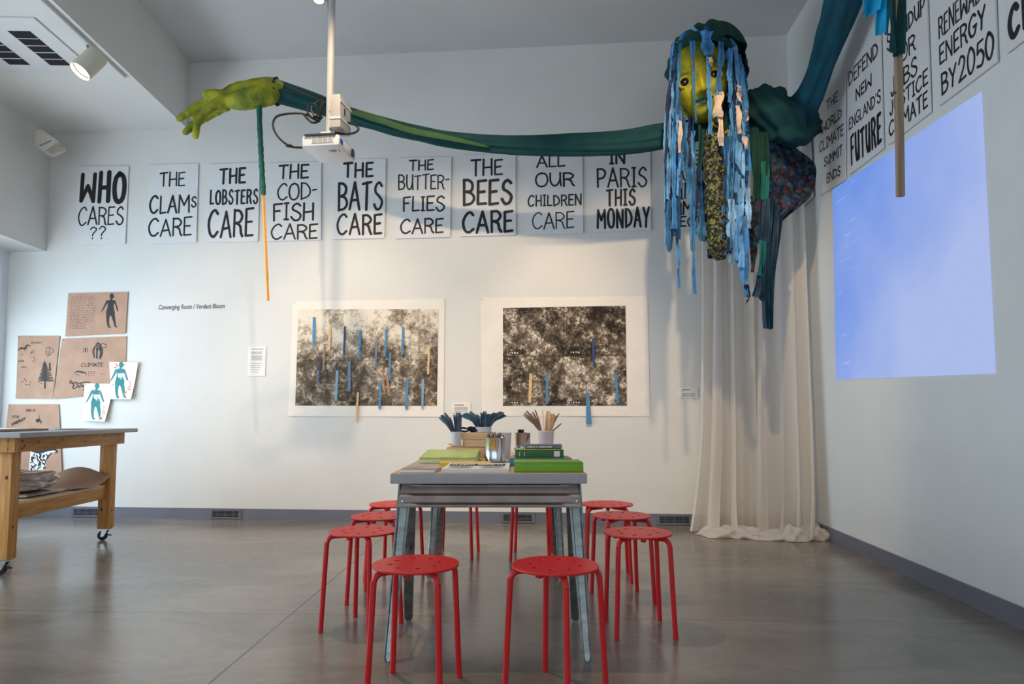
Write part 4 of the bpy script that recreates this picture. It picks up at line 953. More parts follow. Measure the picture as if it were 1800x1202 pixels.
mb = MB(); mb.box((0, .15, .0015), (w_, .30, .003), bev=.001); mb.hexa([(-w_/2, 0, .0225), (w_/2, 0, .0225), (w_/2, .30, .0505), (-w_/2, .30, .0505)], [(-w_/2, 0, .0270), (w_/2, 0, .0270), (w_/2, .30, .0550), (-w_/2, .30, .0550)]); mb.box((0, .302, .0275), (w_, .004, .055)); mb.build('cover', 'lime_edge', t, smooth=0)
mb = MB(); mb.grid([[(-w_/2 + .006 + (w_ - .012)*i/16, .006 + .288*j/6, .0284 + .0280*j/6 + .0012*math.sin(i*1.1 + j)*math.sin(i*.3)) for i in range(17)] for j in range(7)]); mb.build('plastic_sleeve', 'lime', t, smooth=60)
# right-hand pile
x, y, w_ = edge(894.5, 1005.5, 819, TZ); GBK = 'books piled at the right of the table'
book('teal_book', 'teal and grey landscape book at the bottom of the right pile', x, y, TZ, w_, .20, .036, 0, 'teal_cover', group=GBK, top='grey_cover', spine=None)
zz = TZ + .0375; x, y, w_ = edge(905.5, 991, 804.5, zz); y2 = y
book('green_library_book', 'dark green library book with a white spine label in the right pile', x, y2, zz, w_, .19, .038, 2, 'green_spine', group=GBK, top='yellow_top', label_tag=True, spine=('i  i', .08, .20, .2, .75, .0025))
zz += .0405; x, y, w_ = edge(923, 988, 788.5, zz)
book('black_book', 'dark slate book with a black spine on top of the right pile', x, y + .01, zz, w_, .14, .017, -3, 'dark_cover', group=GBK, spine=('STORMS OF MY GRANDCHILDREN', .05, .72, .25, .75, .0016))
# tins, tubs
def tin(name, label, px0, px1, py, Yb, h, m, cat, taper=1.0, rim=True, z=TZ):
    a = at(px0, py, Yb); b = at(px1, py, Yb); x = (a.x + b.x)/2; r = (b.x - a.x)/2
    t = thing(name, label, cat, (x, Yb, z)); r0 = r/taper
    mb = MB(); pr = [(0, .001), (r0*.96, .001), (r0, .004)] + ([(r0 + .0006, h*.05), (r0 - .0008, h*.07)] if m == 'steel' else []) + [(r*.99, h*.94), (r + .001, h*.955), (r + .001, h), (r - .003, h), (r - .004, h*.9), (r0*.93, .006), (0, .006)]
    mb.lathe(pr, 36); mb.build('body', m, t, smooth=40)
    if rim: mb = MB(); mb.tube([((r + .0005)*math.cos(k*math.pi/18), (r + .0005)*math.sin(k*math.pi/18), h - .001) for k in range(37)], .0022, 6, caps=False); mb.build('rim', m, t)
    return t, Vector((x, Yb, z)), r, h
def bundle(name, label, cat, base, r, h0, spec, m, w_, th, group):
    # separate strips standing in a pot: each (angle, lean, length, width factor)
    for k, (a, lean, ln, wf) in enumerate(spec):
        root = base + Vector((math.cos(a)*r*.12, math.sin(a)*r*.12, .008)); out = Vector((math.cos(a), math.sin(a), 0)); d = Vector((math.cos(a)*math.sin(lean), math.sin(a)*math.sin(lean), math.cos(lean)))
        side = d.cross(Vector((math.sin(a + .6), -math.cos(a + .6), .1))).normalized(); rows = []
        for j in range(9):
            u = j/8; z_ = ln*math.cos(lean*.7)*u; p = Vector((0, 0, z_)) + out*(r*.42*min(1, z_/h0) + math.tan(lean*1.25)*max(0, z_ - h0*.8) + .35*lean*max(0, u - .7)); ww = min(w_*wf/2, r*.42 if z_ < h0*1.03 else 1)*(1 if u < .93 else .75)
            rows.append([tuple(p - side*ww), tuple(p + side.cross(d)*th*1.5), tuple(p + side*ww)])
        mb = MB(); mb.grid(rows); o = mb.build(name, m if isinstance(m, str) else m[k % len(m)], solid=th); o.location = root; tag(o, label, cat, group)
tt, b, r, h = tin('pencil_tin', 'bright tin can full of pencils at the middle of the table', 852, 888.5, 790, 3.60, .128, 'steel', 'tin')
rnd = random.Random(3)
for k in range(14):
    a = k*2.4; rr = r*.75*math.sqrt((k + .5)/14); mb = MB(); hh = .136 + rnd.uniform(0, .014)
    mb.tube([(0, 0, 0), (rnd.uniform(-.008, .008), rnd.uniform(-.008, .008), hh - .014), (rnd.uniform(-.008, .008), rnd.uniform(-.008, .008), hh)], [.0035, .0035, .001], 6)
    o = mb.build('pencil', ['stick_grey', 'dark_grey', 'felt_brown'][k % 3], smooth=0); o.location = (b.x + rr*math.cos(a), b.y + rr*math.sin(a), b.z + .009); tag(o, 'pencil standing in the bright tin can', 'pencil', 'pencils in the middle tin')
tin('empty_white_tub', 'empty white plastic tub behind the pencil tin', 871, 899, 770, 3.98, .142, 'tub', 'tub', taper=1.2)
tt, b, r, h = tin('small_tin', 'plain tin can at the back of the table holding black markers', 905, 932.5, 770, 4.12, .138, 'steel', 'tin')
for k, (dx, dy) in enumerate(((-.022, 0), (-.008, .012), (.0, -.012))):
    mb = MB(); mb.tube([(0, 0, 0), (0, 0, .132), (0, 0, .150)], [.007, .007, .0085], 10); o = mb.build('marker', 'black', smooth=40); o.location = (b.x + dx, b.y + dy, b.z + .0075); tag(o, 'black marker standing in the plain back tin', 'marker', 'markers in the back tin')
tt, b, r, h = tin('stick_tub', 'white plastic tub holding wood strips on the right of the table', 945, 974, 765, 4.30, .146, 'tub', 'tub', taper=1.18)
bundle('wood_strip', 'grey weathered strip leaning left in the white stick tub', 'strip', b, r, h, [(2.9 + .12*k, .42 - .055*k, .25 + .01*(k % 3), 1) for k in range(6)], 'stick_grey', .014, .002, 'grey strips in the stick tub')
bundle('wood_strip', 'tan upright wood strip in the white stick tub', 'strip', b, r, h, [(4.2, .06, .268, 1.5), (5.0, .08, .262, 1.6), (5.6, .1, .245, 1.4), (.2, .14, .235, 1.2), (1.2, .08, .25, 1.3)], 'felt_tan', .022, .002, 'tan strips in the stick tub')
bundle('wood_strip', 'thin brown strip at the right of the white stick tub', 'strip', b, r, h, [(.0, .2, .25, .7), (.1, .36, .19, .8)], 'stick_grey', .014, .002, 'thin strips in the stick tub')
# stack of cardboard boxes and sheets at the back left
def slab(name, label, px0, px1, Y, z0, h, dp, m, cat, rz=0, group=None, curl=0):
    a, b = at(px0, 760, Y), at(px1, 760, Y); w_ = b.x - a.x
    mb = MB()
    if curl:
        mb.grid([[(-w_/2 + w_*i/10, dp*j/4, .002 + curl*max(0, .35 - i/10)**1.6*3) for i in range(11)] for j in range(5)]); o = mb.build(name, m, solid=h)
    else: mb.box((0, dp/2, h/2), (w_, dp, h), bev=.0015); o = mb.build(name, m)
    o.location = ((a.x + b.x)/2, Y, z0); o.rotation_euler[2] = R(rz); tag(o, label, cat, group); return o
GP = 'cardboard stack at the back left of the table'
slab('cardboard_box', 'flat tan cardboard box at the bottom of the back stack', 785, 851, 3.92, TZ, .060, .24, 'cardboard', 'box', 0, GP)
slab('cardboard_sheet', 'curled tan cardboard sheet between the stacked boxes', 787, 856, 3.93, TZ + .0625, .003, .22, 'cardboard', 'cardboard', -1, GP, curl=.02)
slab('cardboard_box', 'tan cardboard box in the middle of the back stack', 813, 858, 4.0, TZ + .0665, .034, .16, 'pale_wood', 'box', 1, GP)
slab('cardboard_box', 'tan cardboard box on top of the back stack, under the teal strips', 808.5, 868, 4.0, TZ + .102, .040, .17, 'cardboard', 'box', 0, GP)
tt, b, r, h = tin('blue_strip_tub', 'pale plastic tub of blue-grey strips on the cardboard stack', 793, 811.5, 765, 3.965, .080, 'tub', 'tub', taper=1.12, z=TZ + .068)
bundle('paper_strip', 'blue-grey paper strip fanned out of the pale plastic tub', 'strip', b, r, h, [(3.1 + .36*k, .34 - .045*k, .160 + .012*(k % 3), 1) for k in range(9)], ['strip_slate', 'strip_teal', 'strip_slate'], .032, .0015, 'blue-grey strips in the pale tub')
tt, b, r, h = tin('teal_strip_pot', 'low clear pot of teal strips on top of the cardboard stack', 835.5, 864, 754, 4.08, .030, 'tub', 'pot', z=TZ + .1435)
bundle('paper_strip', 'dark teal paper strip fanned out of the low clear pot', 'strip', b, r, h, [(math.pi*(.98 + k/9*1.05), .50 - .055*min(k, 9 - k)*1.6, .100 + .008*(k % 3), 1) for k in range(10)] + [(.6 + k*.5, .35, .095, 1) for k in range(4)], ['strip_teal', 'strip_teal', 'strip_slate'], .036, .0015, 'teal strips in the low pot')
mb = MB(); rnd = random.Random(12)
for k in range(9):
    a = rnd.uniform(0, 6.28); p = [(rnd.uniform(-.012, .012), rnd.uniform(-.015, .015), .008 + rnd.uniform(0, .02))]
    for j in range(4): p.append((p[-1][0] + math.cos(a)*.018, p[-1][1] + math.sin(a)*.018, max(.006, p[-1][2] + rnd.uniform(-.012, .015)))); a += rnd.uniform(-.5, .5)
    mb.tube(smooth_curve(p, 3), [.006]*(4*3 + 1), 6)
p = at(823, 757, 4.06); o = mb.build('dark_ribbon_heap', 'fray'); o.location = (p.x, 4.06, TZ + .1425); tag(o, 'crumpled dark navy ribbon heap on the cardboard stack', 'ribbon')

# ------------------------------------------------------------------ pine work cart on casters
CT = thing('work_cart', 'rolling pine work cart with a grey top at the left edge', 'cart', (-3.18, 4.35, 0), R(2.95))
mb = MB(); mb.box((-.39, .57, .870), (1.10, 1.46, .030), bev=.002); mb.build('worktop', 'laminate', CT)
for lx in (0, -.78):
    for ly in (0, 1.17):
        mb = MB(); mb.box((lx, ly, .475), (.088, .088, .76), bev=.004); lg = mb.build('leg', 'wood', CT)
        mb = MB(); rnd = random.Random(int(lx*10 + ly*100))
        for k in range(1): mb.sphere((lx + rnd.uniform(-.025, .025), ly - .0445, rnd.uniform(.15, .75)), .009, 8, (1, .15, 1.4)); mb.sphere((lx + .0445, ly + rnd.uniform(-.025, .025), rnd.uniform(.15, .7)), .008, 8, (.15, 1, 1.4))
        mb.build('wood_knot', 'knot', lg)
        mb = MB(); mb.box((lx, ly, .090), (.075, .075, .006)); mb.tube([(lx, ly, .09), (lx, ly, .078)], .02, 12)
        for e in (-.016, .016): mb.hexa([(lx - .030, ly + e - .0015, .030), (lx - .005, ly + e - .0015, .030), (lx - .005, ly + e + .0015, .030), (lx - .030, ly + e + .0015, .030)], [(lx - .02, ly + e - .0015, .080), (lx + .022, ly + e - .0015, .080), (lx + .022, ly + e + .0015, .080), (lx - .02, ly + e + .0015, .080)])
        fk = mb.build('caster', 'steel', CT, smooth=0)
        mb = MB(); mb.lathe([(.0, -.013), (.026, -.013), (.036, -.011), (.038, -.006), (.038, .006), (.036, .011), (.026, .013), (0, .013)], 24)
        mb.bm.transform(Matrix.Translation((lx - .02, ly, .0385)) @ Matrix.Rotation(math.pi/2, 4, 'X')); mb.build('wheel', 'black', fk)
        mb = MB(); mb.box((lx + .030, ly, .044), (.036, .022, .006), Matrix.Rotation(.3, 4, 'Y'), .002); mb.build('brake_lever', 'black', fk)
mb = MB(); mb.box((.063, .585, .808), (.036, 1.27, .092), bev=.002); ap = mb.build('side_rail', 'wood_x', CT)
mb = MB()
for y, z in ((.0, .83), (.0, .785), (.16, .82), (.42, .825), (.70, .80), (.95, .83), (1.16, .83), (1.16, .785), (.02, .80)): mb.sphere((.081, y - .01, z), .008, 8, (.2, 1, 1))
mb.build('wood_knot', 'knot', ap)
mb = MB(); mb.box((-.39, -.063, .808), (.942, .036, .092), bev=.002); ap = mb.build('front_rail', 'wood', CT)
mb = MB()
for x, z in ((-.02, .845), (-.02, .785), (.04, .835), (.04, .782)): mb.sphere((x, -.081, z), .005, 8, (1, .2, 1))
mb.sphere((-.055, -.083, .812), .013, 10, (1, .6, 1)); mb.build('bolt_head', 'knot', ap)
mb = MB(); mb.box((-.39, 1.233, .808), (.942, .036, .092), bev=.002); mb.build('back_rail', 'wood', CT)
mb = MB(); mb.box((-.005, .585, .377), (.040, 1.08, .088), bev=.002); mb.build('side_stretcher', 'wood_x', CT)
mb = MB(); mb.box((-.775, .585, .377), (.040, 1.08, .088), bev=.002); mb.build('side_stretcher', 'wood_x', CT)
mb = MB(); mb.box((-.39, -.005, .377), (.69, .040, .088), bev=.002); mb.build('front_stretcher', 'wood', CT)
mb = MB(); mb.box((-.39, .585, .430), (.80, 1.07, .018)); mb.build('shelf', 'pale_wood', CT, smooth=0)
CM = Matrix.Translation((-3.18, 4.35, 0)) @ Matrix.Rotation(R(2.95), 4, 'Z')
def on_cart(o, label, cat, group=None): o.matrix_world = CM; return tag(o, label, cat, group)
mb = MB(); mb.box((-.47, .30, .8925), (.74, .50, .013)); on_cart(mb.build('flat_board', 'stick_grey', smooth=0), 'thin grey board lying flat on the cart top', 'board')
mb = MB(); mb.box((-.46, .33, .9015), (.56, .42, .003)); on_cart(mb.build('paper_sheet', 'paper', smooth=0), 'white sheet lying on the grey board on the cart', 'paper')
mb = MB(); mb.box((-.13, .90, .8865), (.16, .20, .002)); on_cart(mb.build('dark_sheet', 'vent_dark', smooth=0), 'small dark sheet at the far end of the cart top', 'paper')
mb = MB(); mb.box((-.42, .42, .4445), (.66, .52, .010)); on_cart(mb.build('board_stack', 'paper', smooth=0), 'lower white board under the plastic bag on the cart shelf', 'board')
mb = MB(); mb.box((-.36, .46, .4565), (.66, .46, .012)); on_cart(mb.build('board_stack', 'photo_cover', smooth=0), 'upper grey board directly under the plastic bag on the cart shelf', 'board')
mb = MB(); bmesh.ops.create_grid(mb.bm, x_segments=1, y_segments=1, size=.01); mb.bm.clear()
bmesh.ops.create_icosphere(mb.bm, subdivisions=5, radius=1)
for v in mb.bm.verts:
    d = v.co.normalized(); k = 1/max(abs(d.x)**4 + abs(d.y)**4 + abs(d.z)**4, 1e-6)**.25; p = d*k
    n = noise.noise(Vector((p.x*1.8, p.y*1.5, p.z*3.2)))*.26 + noise.noise(Vector((p.x*3.2, p.y*3, p.z*9)) + Vector((7, 1, 2)))*.09
    v.co = Vector((-.37 + p.x*.34*(1 + n*.4), .45 + p.y*.21*(1 + n*.6), .536 + p.z*.070*(1 + n*1.2)))
    v.co.z = max(v.co.z, .4632)
on_cart(mb.build('plastic_bag', 'bag', smooth=180), 'wrinkled clear bag of brown paper on the cart shelf', 'bag')
def curl_sheet(label, seed, x0, x1, y0, y1, lift, zb):
    rows = []
    for j in range(13):
        v = j/12; r = []
        for i in range(25):
            u = i/24; z = zb + lift*(max(0, v - .45)/.55)**1.6*(.5 + .5*math.sin(min(1, u*1.1)*math.pi)) + .05*max(0, .28 - u)/.28*(1 - v)*.9 + .012*math.sin(u*7 + seed)*(1 - v)**2*(1 if u > .3 else 0)
            r.append((x0 + (x1 - x0)*u + .03*v, y0 + (y1 - y0)*v, max(z, zb - .001)))
        rows.append(r)
    mb = MB(); mb.grid(rows); return on_cart(mb.build('kraft_sheet', 'kraft', solid=.0015), label, 'paper', None)
curl_sheet('curled brown paper sheet on the cart shelf', 0.0, -.42, .035, .72, 1.10, .135, .4500)

# ------------------------------------------------------------------ ceiling fixtures on the soffit
SZ = 3.855
SOF = Matrix.Translation((-3.47, 5.53, SZ - .001)) @ Matrix.Rotation(math.atan2(.035, 1), 4, 'Z')      # far right corner of the cassette; local y runs into the room depth
t = thing('air_conditioner', 'square white ceiling cassette with dark grilles in the soffit', 'air conditioner', matrix=SOF)
mb = MB(); mb.box((-.40, -.40, -.006), (.80, .80, .012), bev=.003); mb.build('panel', 'white_plastic', t)
for k, x0 in enumerate((-.135, -.46)):
    mb = MB(); mb.box((x0 - .085, -.385, -.0125), (.165, .50, .003)); g = mb.build('grille', 'vent_dark', t, smooth=0)
    mb = MB()
    for j in range(4): mb.box((x0 - .085, -.385 - .15 + j*.1, -.0145), (.165, .008, .003))
    mb.build('grille_bar', 'white_plastic', g, smooth=0)
TE = Vector((-3.281, 5.585, 0))
mb = MB(); m_ = Matrix.Rotation(math.atan2(.035, 1), 4, 'Z')
mb.box((0, -3.0, -.014), (.036, 6.0, .026), bev=.002)
tr = mb.build('track', 'white_plastic'); tr.matrix_world = Matrix.Translation((TE.x, TE.y, SZ - .001)) @ m_
tag(tr, 'long white lighting track on the soffit beside the beam', 'track')
mb = MB()
for x in (-.0185,): mb.box((x, -3.0, -.014), (.002, 5.99, .02))
mb.build('bronze_edge', 'felt_brown', tr, smooth=0)
def lamp_head(name, label, a, b, hang, r=.078, recess=.035):
    # can from its closed back a to its open front b, hung from the point `hang`
    d = (b - a).normalized(); L_ = (b - a).length; m = d.to_track_quat('Z', 'Y').to_matrix().to_4x4(); m.translation = a
    t = thing(name, label, 'lamp', matrix=m)
    mb = MB(); mb.lathe([(0, 0), (r*.86, 0), (r*.97, .012), (r, .03), (r, L_), (r - .004, L_), (r - .006, L_ - .05), (r*.6, L_ - .075), (0, L_ - .08)], 40); mb.build('housing', 'lampshell', t, smooth=40)
    mb = MB(); mb.lathe([(0, 0), (r*.80, -.004), (r*.86, 0)], 32, (0, 0, L_ - recess)); mb.build('lens', 'lens', t, smooth=40)
    mb = MB(); mb.tube([((r - .006)*math.cos(k*math.pi/18), (r - .006)*math.sin(k*math.pi/18), L_ - .03) for k in range(37)], .003, 6, caps=False); mb.build('lens_ring', 'dark_grey', t)
    inv = m.inverted(); h = inv @ hang; s = inv @ (a + d*L_*.32)
    mb = MB(); mb.tube([s, s + (h - s)*.5, h], [.011, .009, .009], 10); mb.build('stem', 'vent_metal', t)
    l = bpy.data.lights.new(name + '_light', 'SPOT'); l.energy = 14; l.color = WARM; l.spot_size = R(70); l.spot_blend = .5; l.shadow_soft_size = .05
    lo = bpy.data.objects.new(name + '_light', l); COL.objects.link(lo); lo.parent = t; lo.location = (0, 0, L_ + .01); lo.rotation_euler = (math.pi, 0, 0)
    return t
a = at(173, 97, 5.06); b = at(140.5, 126, 4.97)
lamp_head('track_spotlight', 'lit cream can spotlight hanging from the soffit track', a, b, Vector((-3.263, 5.06, SZ - .030)))
a = at(560, -48, 5.6); b = at(560.5, 1.5, 5.585)
lamp_head('ceiling_spotlight', 'lit lamp at the top edge of the photo behind the projector pole', a, b, Vector((a.x, a.y, 4.54)), r=.045, recess=.006)
# corner loudspeaker
P_ = [(63.5, 226), (60, 245), (60, 254.5), (90, 273.3), (116, 261), (101, 247), (73, 226)]
fr = [at(x, y, 6.22 - .0012*(x - 60)) for x, y in P_]; bv = Vector((-.10, .17, .035))
t = thing('corner_loudspeaker', 'cream loudspeaker mounted in the corner under the soffit', 'loudspeaker', fr[2])
mb = MB(); o_ = fr[2]; mb.hexa([p - o_ for p in fr], [p - o_ + bv*(.9 if i not in (0, 6) else .8) for i, p in enumerate(fr)]); bmesh.ops.bevel(mb.bm, geom=mb.bm.edges[:], offset=.010, segments=2, affect='EDGES'); mb.build('housing', 'cream_plastic', t)
nrm = (fr[4] - fr[2]).cross(fr[3] - fr[2]).normalized(); nrm = nrm if nrm.y < 0 else -nrm
g = [at(x, y, 6.205 - .0012*(x - 60)) - o_ for x, y in ((99, 251.5), (113, 261), (90.5, 270.5), (80, 264))]
mb = MB(); mb.hexa(g, [p + Vector((0, .01, 0)) for p in g]); mb.build('grille', 'grille', t, smooth=0)
g = [at(x, y, 6.212 - .0012*(x - 60)) - o_ for x, y in ((69, 255.5), (90, 246), (90.3, 247), (69.5, 256.6))]
mb = MB(); mb.hexa(g, [p + Vector((0, .01, 0)) for p in g]); mb.build('seam', 'vent_metal', t, smooth=0)
mb = MB(); p = fr[1] - o_ + bv*.8; mb.box(p + Vector((.04, .05, .03)), (.12, .16, .08)); mb.build('bracket', 'cream_plastic', t, smooth=0)

# ------------------------------------------------------------------ ceiling projector
PY = 4.5; PJ = at(563, 256, PY); zb = PJ.z
PM = Matrix.Translation((PJ.x, PJ.y, zb)) @ Matrix.Rotation(R(-7), 4, 'Z')
t = thing('ceiling_projector', 'white projector with cables hanging from a ceiling pole', 'projector', matrix=PM)
W_ = .262
mb = MB(); mb.box((0, .16, .038), (W_, .32, .074), bev=.014); mb.build('body', 'white_plastic', t, smooth=40)
mb = MB(); mb.box((0, .012, .0735), (W_*.82, .06, .012), bev=.003); mb.box((0, .17, .077), (W_*.94, .27, .008), bev=.002); mb.build('top_seam', 'dark_grey', t)
mb = MB(); mb.box((.015, -.0005, .042), (.150, .004, .050)); gl = mb.build('vent_grille', 'grille', t, smooth=0)
mb = MB()
for k in range(9): mb.box((.015, -.003, .021 + k*.0053), (.150, .002, .0016))
for k in range(5): mb.box((-.06 + k*.0375, -.003, .042), (.004, .002, .050))
mb.build('grille_bar', 'white_plastic', gl, smooth=0)
mb = MB(); mb.box((W_/2 + .0005, .045, .040), (.002, .050, .036)); mb.build('blue_sticker', 'blue_label', t, smooth=0)['label'] = 'bright blue sticker'
mb = MB(); mb.lathe([(0, 0), (.026, 0), (.030, .006), (.030, .012), (0, .012)], 24); mb.bm.transform(Matrix.Translation((W_/2 - .004, .25, .040)) @ Matrix.Rotation(math.pi/2, 4, 'Y')); mb.build('lens', 'dark_grey', t)
mb = MB(); mb.box((.055, .10, .0005), (.034, .040, .002)); mb.box((.095, .10, .0005), (.006, .040, .002)); mb.box((.027, .10, .0005), (.006, .030, .002)); mb.build('underside_labels', 'vent_metal', t, smooth=0)
mb = MB(); mb.box((.0, .14, .092), (.13, .12, .022), bev=.003); mb.box((.0, .14, .115), (.06, .06, .028), bev=.003); mb.box((.0, .14, .134), (.085, .085, .012), bev=.002); mb.build('mounting_plate', 'white_plastic', t)
mb = MB(); mb.tube([(.005, .14, .138), (.005, .14, 4.535 - zb)], .0245, 20); mb.lathe([(.075, 4.538 - zb), (.075, 4.528 - zb), (.05, 4.515 - zb), (.025, 4.51 - zb)], 28, (.005, .14, 0)); mb.build('pole', 'pole_paint', t, smooth=40)
mb = MB(); mb.box((.075, .16, .275), (.075, .20, .225), Matrix.Rotation(R(4), 4, 'X'), .004); bx = mb.build('control_box', 'pole_paint', t)
mb = MB(); mb.box((.075, .16, .345), (.082, .206, .014), Matrix.Rotation(R(4), 4, 'X')); mb.box((.075, .16, .225), (.082, .206, .014), Matrix.Rotation(R(4), 4, 'X')); mb.build('strap', 'white_plastic', bx, smooth=0)
mb = MB(); mb.box((.1135, .14, .29), (.003, .025, .045)); mb.build('socket', 'dark_grey', bx, smooth=0)
inv = PM.inverted()
def cable(pts, r, lb=None):
    mb = MB(); p = smooth_curve([inv @ at(x, y, Y) for x, y, Y in pts], 8); mb.tube(p, r, 8); mb.build('cable', 'black', t)
cable([(531, 259.5, 4.55), (510, 257, 4.5), (490, 242, 4.48), (480, 222, 4.5), (485, 206, 4.5), (505, 200, 4.5), (535, 200, 4.52), (552, 209, 4.55), (563, 210, 4.6)], .0078)
cable([(533, 200, 4.52), (545, 213, 4.5), (556, 215, 4.52), (566, 206, 4.58)], .0085)
cable([(548, 208, 4.52), (540, 195, 4.5), (545, 184, 4.5), (556, 186, 4.5), (559, 200, 4.52), (552, 206, 4.52)], .006)
cable([(552, 204, 4.5), (547, 190, 4.5), (556, 180, 4.52), (566, 178, 4.55), (565, 195, 4.55), (560, 207, 4.55)], .006)
cable([(565, 207, 4.55), (562, 198, 4.5), (565, 185, 4.5), (567, 178, 4.53)], .006)
cable([(600, 215, 4.7), (618, 217, 4.68), (630, 225, 4.66), (624, 233, 4.66), (605, 235.5, 4.66), (588, 233, 4.62)], .0075)
cable([(576, -40, 4.66), (578, 60, 4.66), (580, 130, 4.66), (582, 168, 4.66)], .004)
mb = MB()
for (x, y, Y) in ((508, 256, 4.5), (607, 216, 4.69)):
    p = inv @ at(x, y, Y); mb.sphere(p, .016, 10, (1.6, .8, .7))
mb.build('cable_ferrite', 'black', t)
mb = MB(); p = inv @ at(557, 209, 4.53)
rnd = random.Random(4)
for k in range(9): a = rnd.uniform(0, 6.28); mb.tube([p + Vector((math.cos(a)*.03, math.sin(a)*.02, rnd.uniform(-.015, .015))), p + Vector((-math.cos(a)*.035, -math.sin(a)*.02, rnd.uniform(-.015, .015)))], .006, 6)
mb.build('cable_tie_bundle', 'black', t)

# ------------------------------------------------------------------ sheer curtain in the corner
def curtain_panel(parent, top, bot, zt, pleats, seed, nx=260, nz=70, amp=.05, base=Vector((0, 0, 0)), kick=.08, flare=(0, 0)):
    rnd = random.Random(seed); ph = [rnd.uniform(0, 6.28) for _ in range(8)]
    a, b = Vector(top[0]), Vector(top[1]); c_, d_ = Vector(bot[0]), Vector(bot[1]); rows = []
    dr = (b - a).normalized(); n = Vector((dr.y, -dr.x, 0)); n = n if n.y < 0 else -n
    for j in range(nz + 1):
        v = j/nz; z = zt*(1 - v) + .006; r = []
        for i in range(nx + 1):
            u = i/nx; uu = u + .05*math.sin(u*7 + ph[0])*math.sin(u*math.pi) + .05*v*v*math.sin(u*5 + ph[1] + v*1.4)*math.sin(u*math.pi)
            p = a.lerp(b, uu).lerp(c_.lerp(d_, uu), v*.55 + .45*v*v*v)
            f = u*pleats*6.283 + ph[2] + 1.1*math.sin(u*4 + ph[5]) + .7*math.sin(v*1.7 + ph[3] + u*3)
            w1 = math.sin(f); w2 = math.sin(u*pleats*2.7*6.283 + ph[4] + v*1.2); k = amp*(.5 + .65*v)*(1 + .4*math.sin(u*6 + ph[6]))
            p = p + n*(k*(w1 + .30*w2)) + dr*(k*.85*math.cos(f) + k*.25*math.sin(2*f + ph[7]))
            g = max(0, (v - .90)/.10); p = p + n*kick*g**1.4*(.5 + .5*w1) + dr*(flare[0]*(1 - u)**3 + flare[1]*u**3)*max(0, (v - .72)/.28)**2
            zz = z + .012*g*(1 + math.sin(f*1.7 + ph[1]))
            r.append((p.x - base.x, p.y - base.y, zz))
        rows.append(r)
    mb = MB(); mb.grid(rows); return mb.build('curtain_panel', 'sheer', parent, smooth=180)
CB = Vector((2.0, 5.75, 0))
cu_ = thing('sheer_curtain', 'floor-length sheer cream curtain hanging in the corner behind the puppet', 'curtain', CB)
def xy(px, Y): return ((px - 900)/1200*Y, Y, 0)
curtain_panel(cu_, (xy(1246, 5.98), xy(1345, 5.92)), (xy(1232, 5.84), xy(1342, 5.82)), 3.40, 3.6, 3, amp=.050, base=CB, flare=(-.07, 0))
curtain_panel(cu_, (xy(1335, 5.84), xy(1419, 5.60)), (xy(1318, 5.68), xy(1424, 5.50)), 3.42, 3.0, 11, amp=.046, base=CB, flare=(.03, -.02))
def pool(name, pts, rx, rz, seed):
    mb = MB(); sp = smooth_curve(pts, 16)
    def fold(s_, a): return (1 + .28*noise.noise(Vector((s_*7, math.cos(a)*1.4, math.sin(a)*1.4 + seed))) + .09*(1 - 2*abs(math.sin(a*3 + s_*11 + seed))) + .05*math.sin(a*9 - s_*26))*math.sin(max(.05, min(1, s_*5, (1 - s_)*5))*math.pi/2)
    mb.tube(sp, rz, 72, fold=fold, squash=rx/rz)
    for v in mb.bm.verts: v.co.z = max(.003, v.co.z)
    mb.bm.transform(Matrix.Translation(-CB)); return mb.build(name, 'sheer', cu_, smooth=180)
pool('pooled_hem', [on_z(1222, 939), on_z(1262, 941), on_z(1300, 942), on_z(1350, 946), on_z(1395, 947)], .13, .075, 1)
pool('pooled_hem', [on_z(1368, 949), on_z(1395, 948), on_z(1425, 946), on_z(1446, 944)], .12, .115, 5)

# ------------------------------------------------------------------ giant puppet
PB = Vector((1.55, 5.3, 2.9))
pu = thing('giant_puppet', 'giant green-faced puppet with blue rag hair and long teal cloth arms', 'puppet', PB)
def pa(x, y, Y): return at(x, y, Y) - PB
def drape(name, m, L_, R_, folds=5, amp=.02, nx=28, nv=26, parent=None, seed=0, sag=0.0, horiz=0.0):
    L_ = smooth_curve([pa(*p) for p in L_], 8); R_ = smooth_curve([pa(*p) for p in R_], 8)
    def pick(C, v): f = v*(len(C)-1); i = min(int(f), len(C)-2); return C[i].lerp(C[i+1], f - i)
    rows = []
    for j in range(nv + 1):
        v = j/nv; a, b = pick(L_, v), pick(R_, v); r = []
        for i in range(nx + 1):
            u = i/nx; p = a.lerp(b, u)
            f = math.sin(u*folds*6.283 + seed + 1.2*math.sin(v*3 + seed)) + .5*math.sin(u*folds*2.1*6.283 + v*2)
            if horiz: f += horiz*math.sin(v*9*6.283*.25 + u*2.5 + seed)
            p = p + Vector((.25, -1, 0))*amp*f + Vector((0, 0, -1))*sag*math.sin(u*math.pi)*(v)
            r.append(p)
        rows.append(r)
    mb = MB(); mb.grid(rows); return mb.build(name, m, parent or pu, smooth=180, solid=.004)
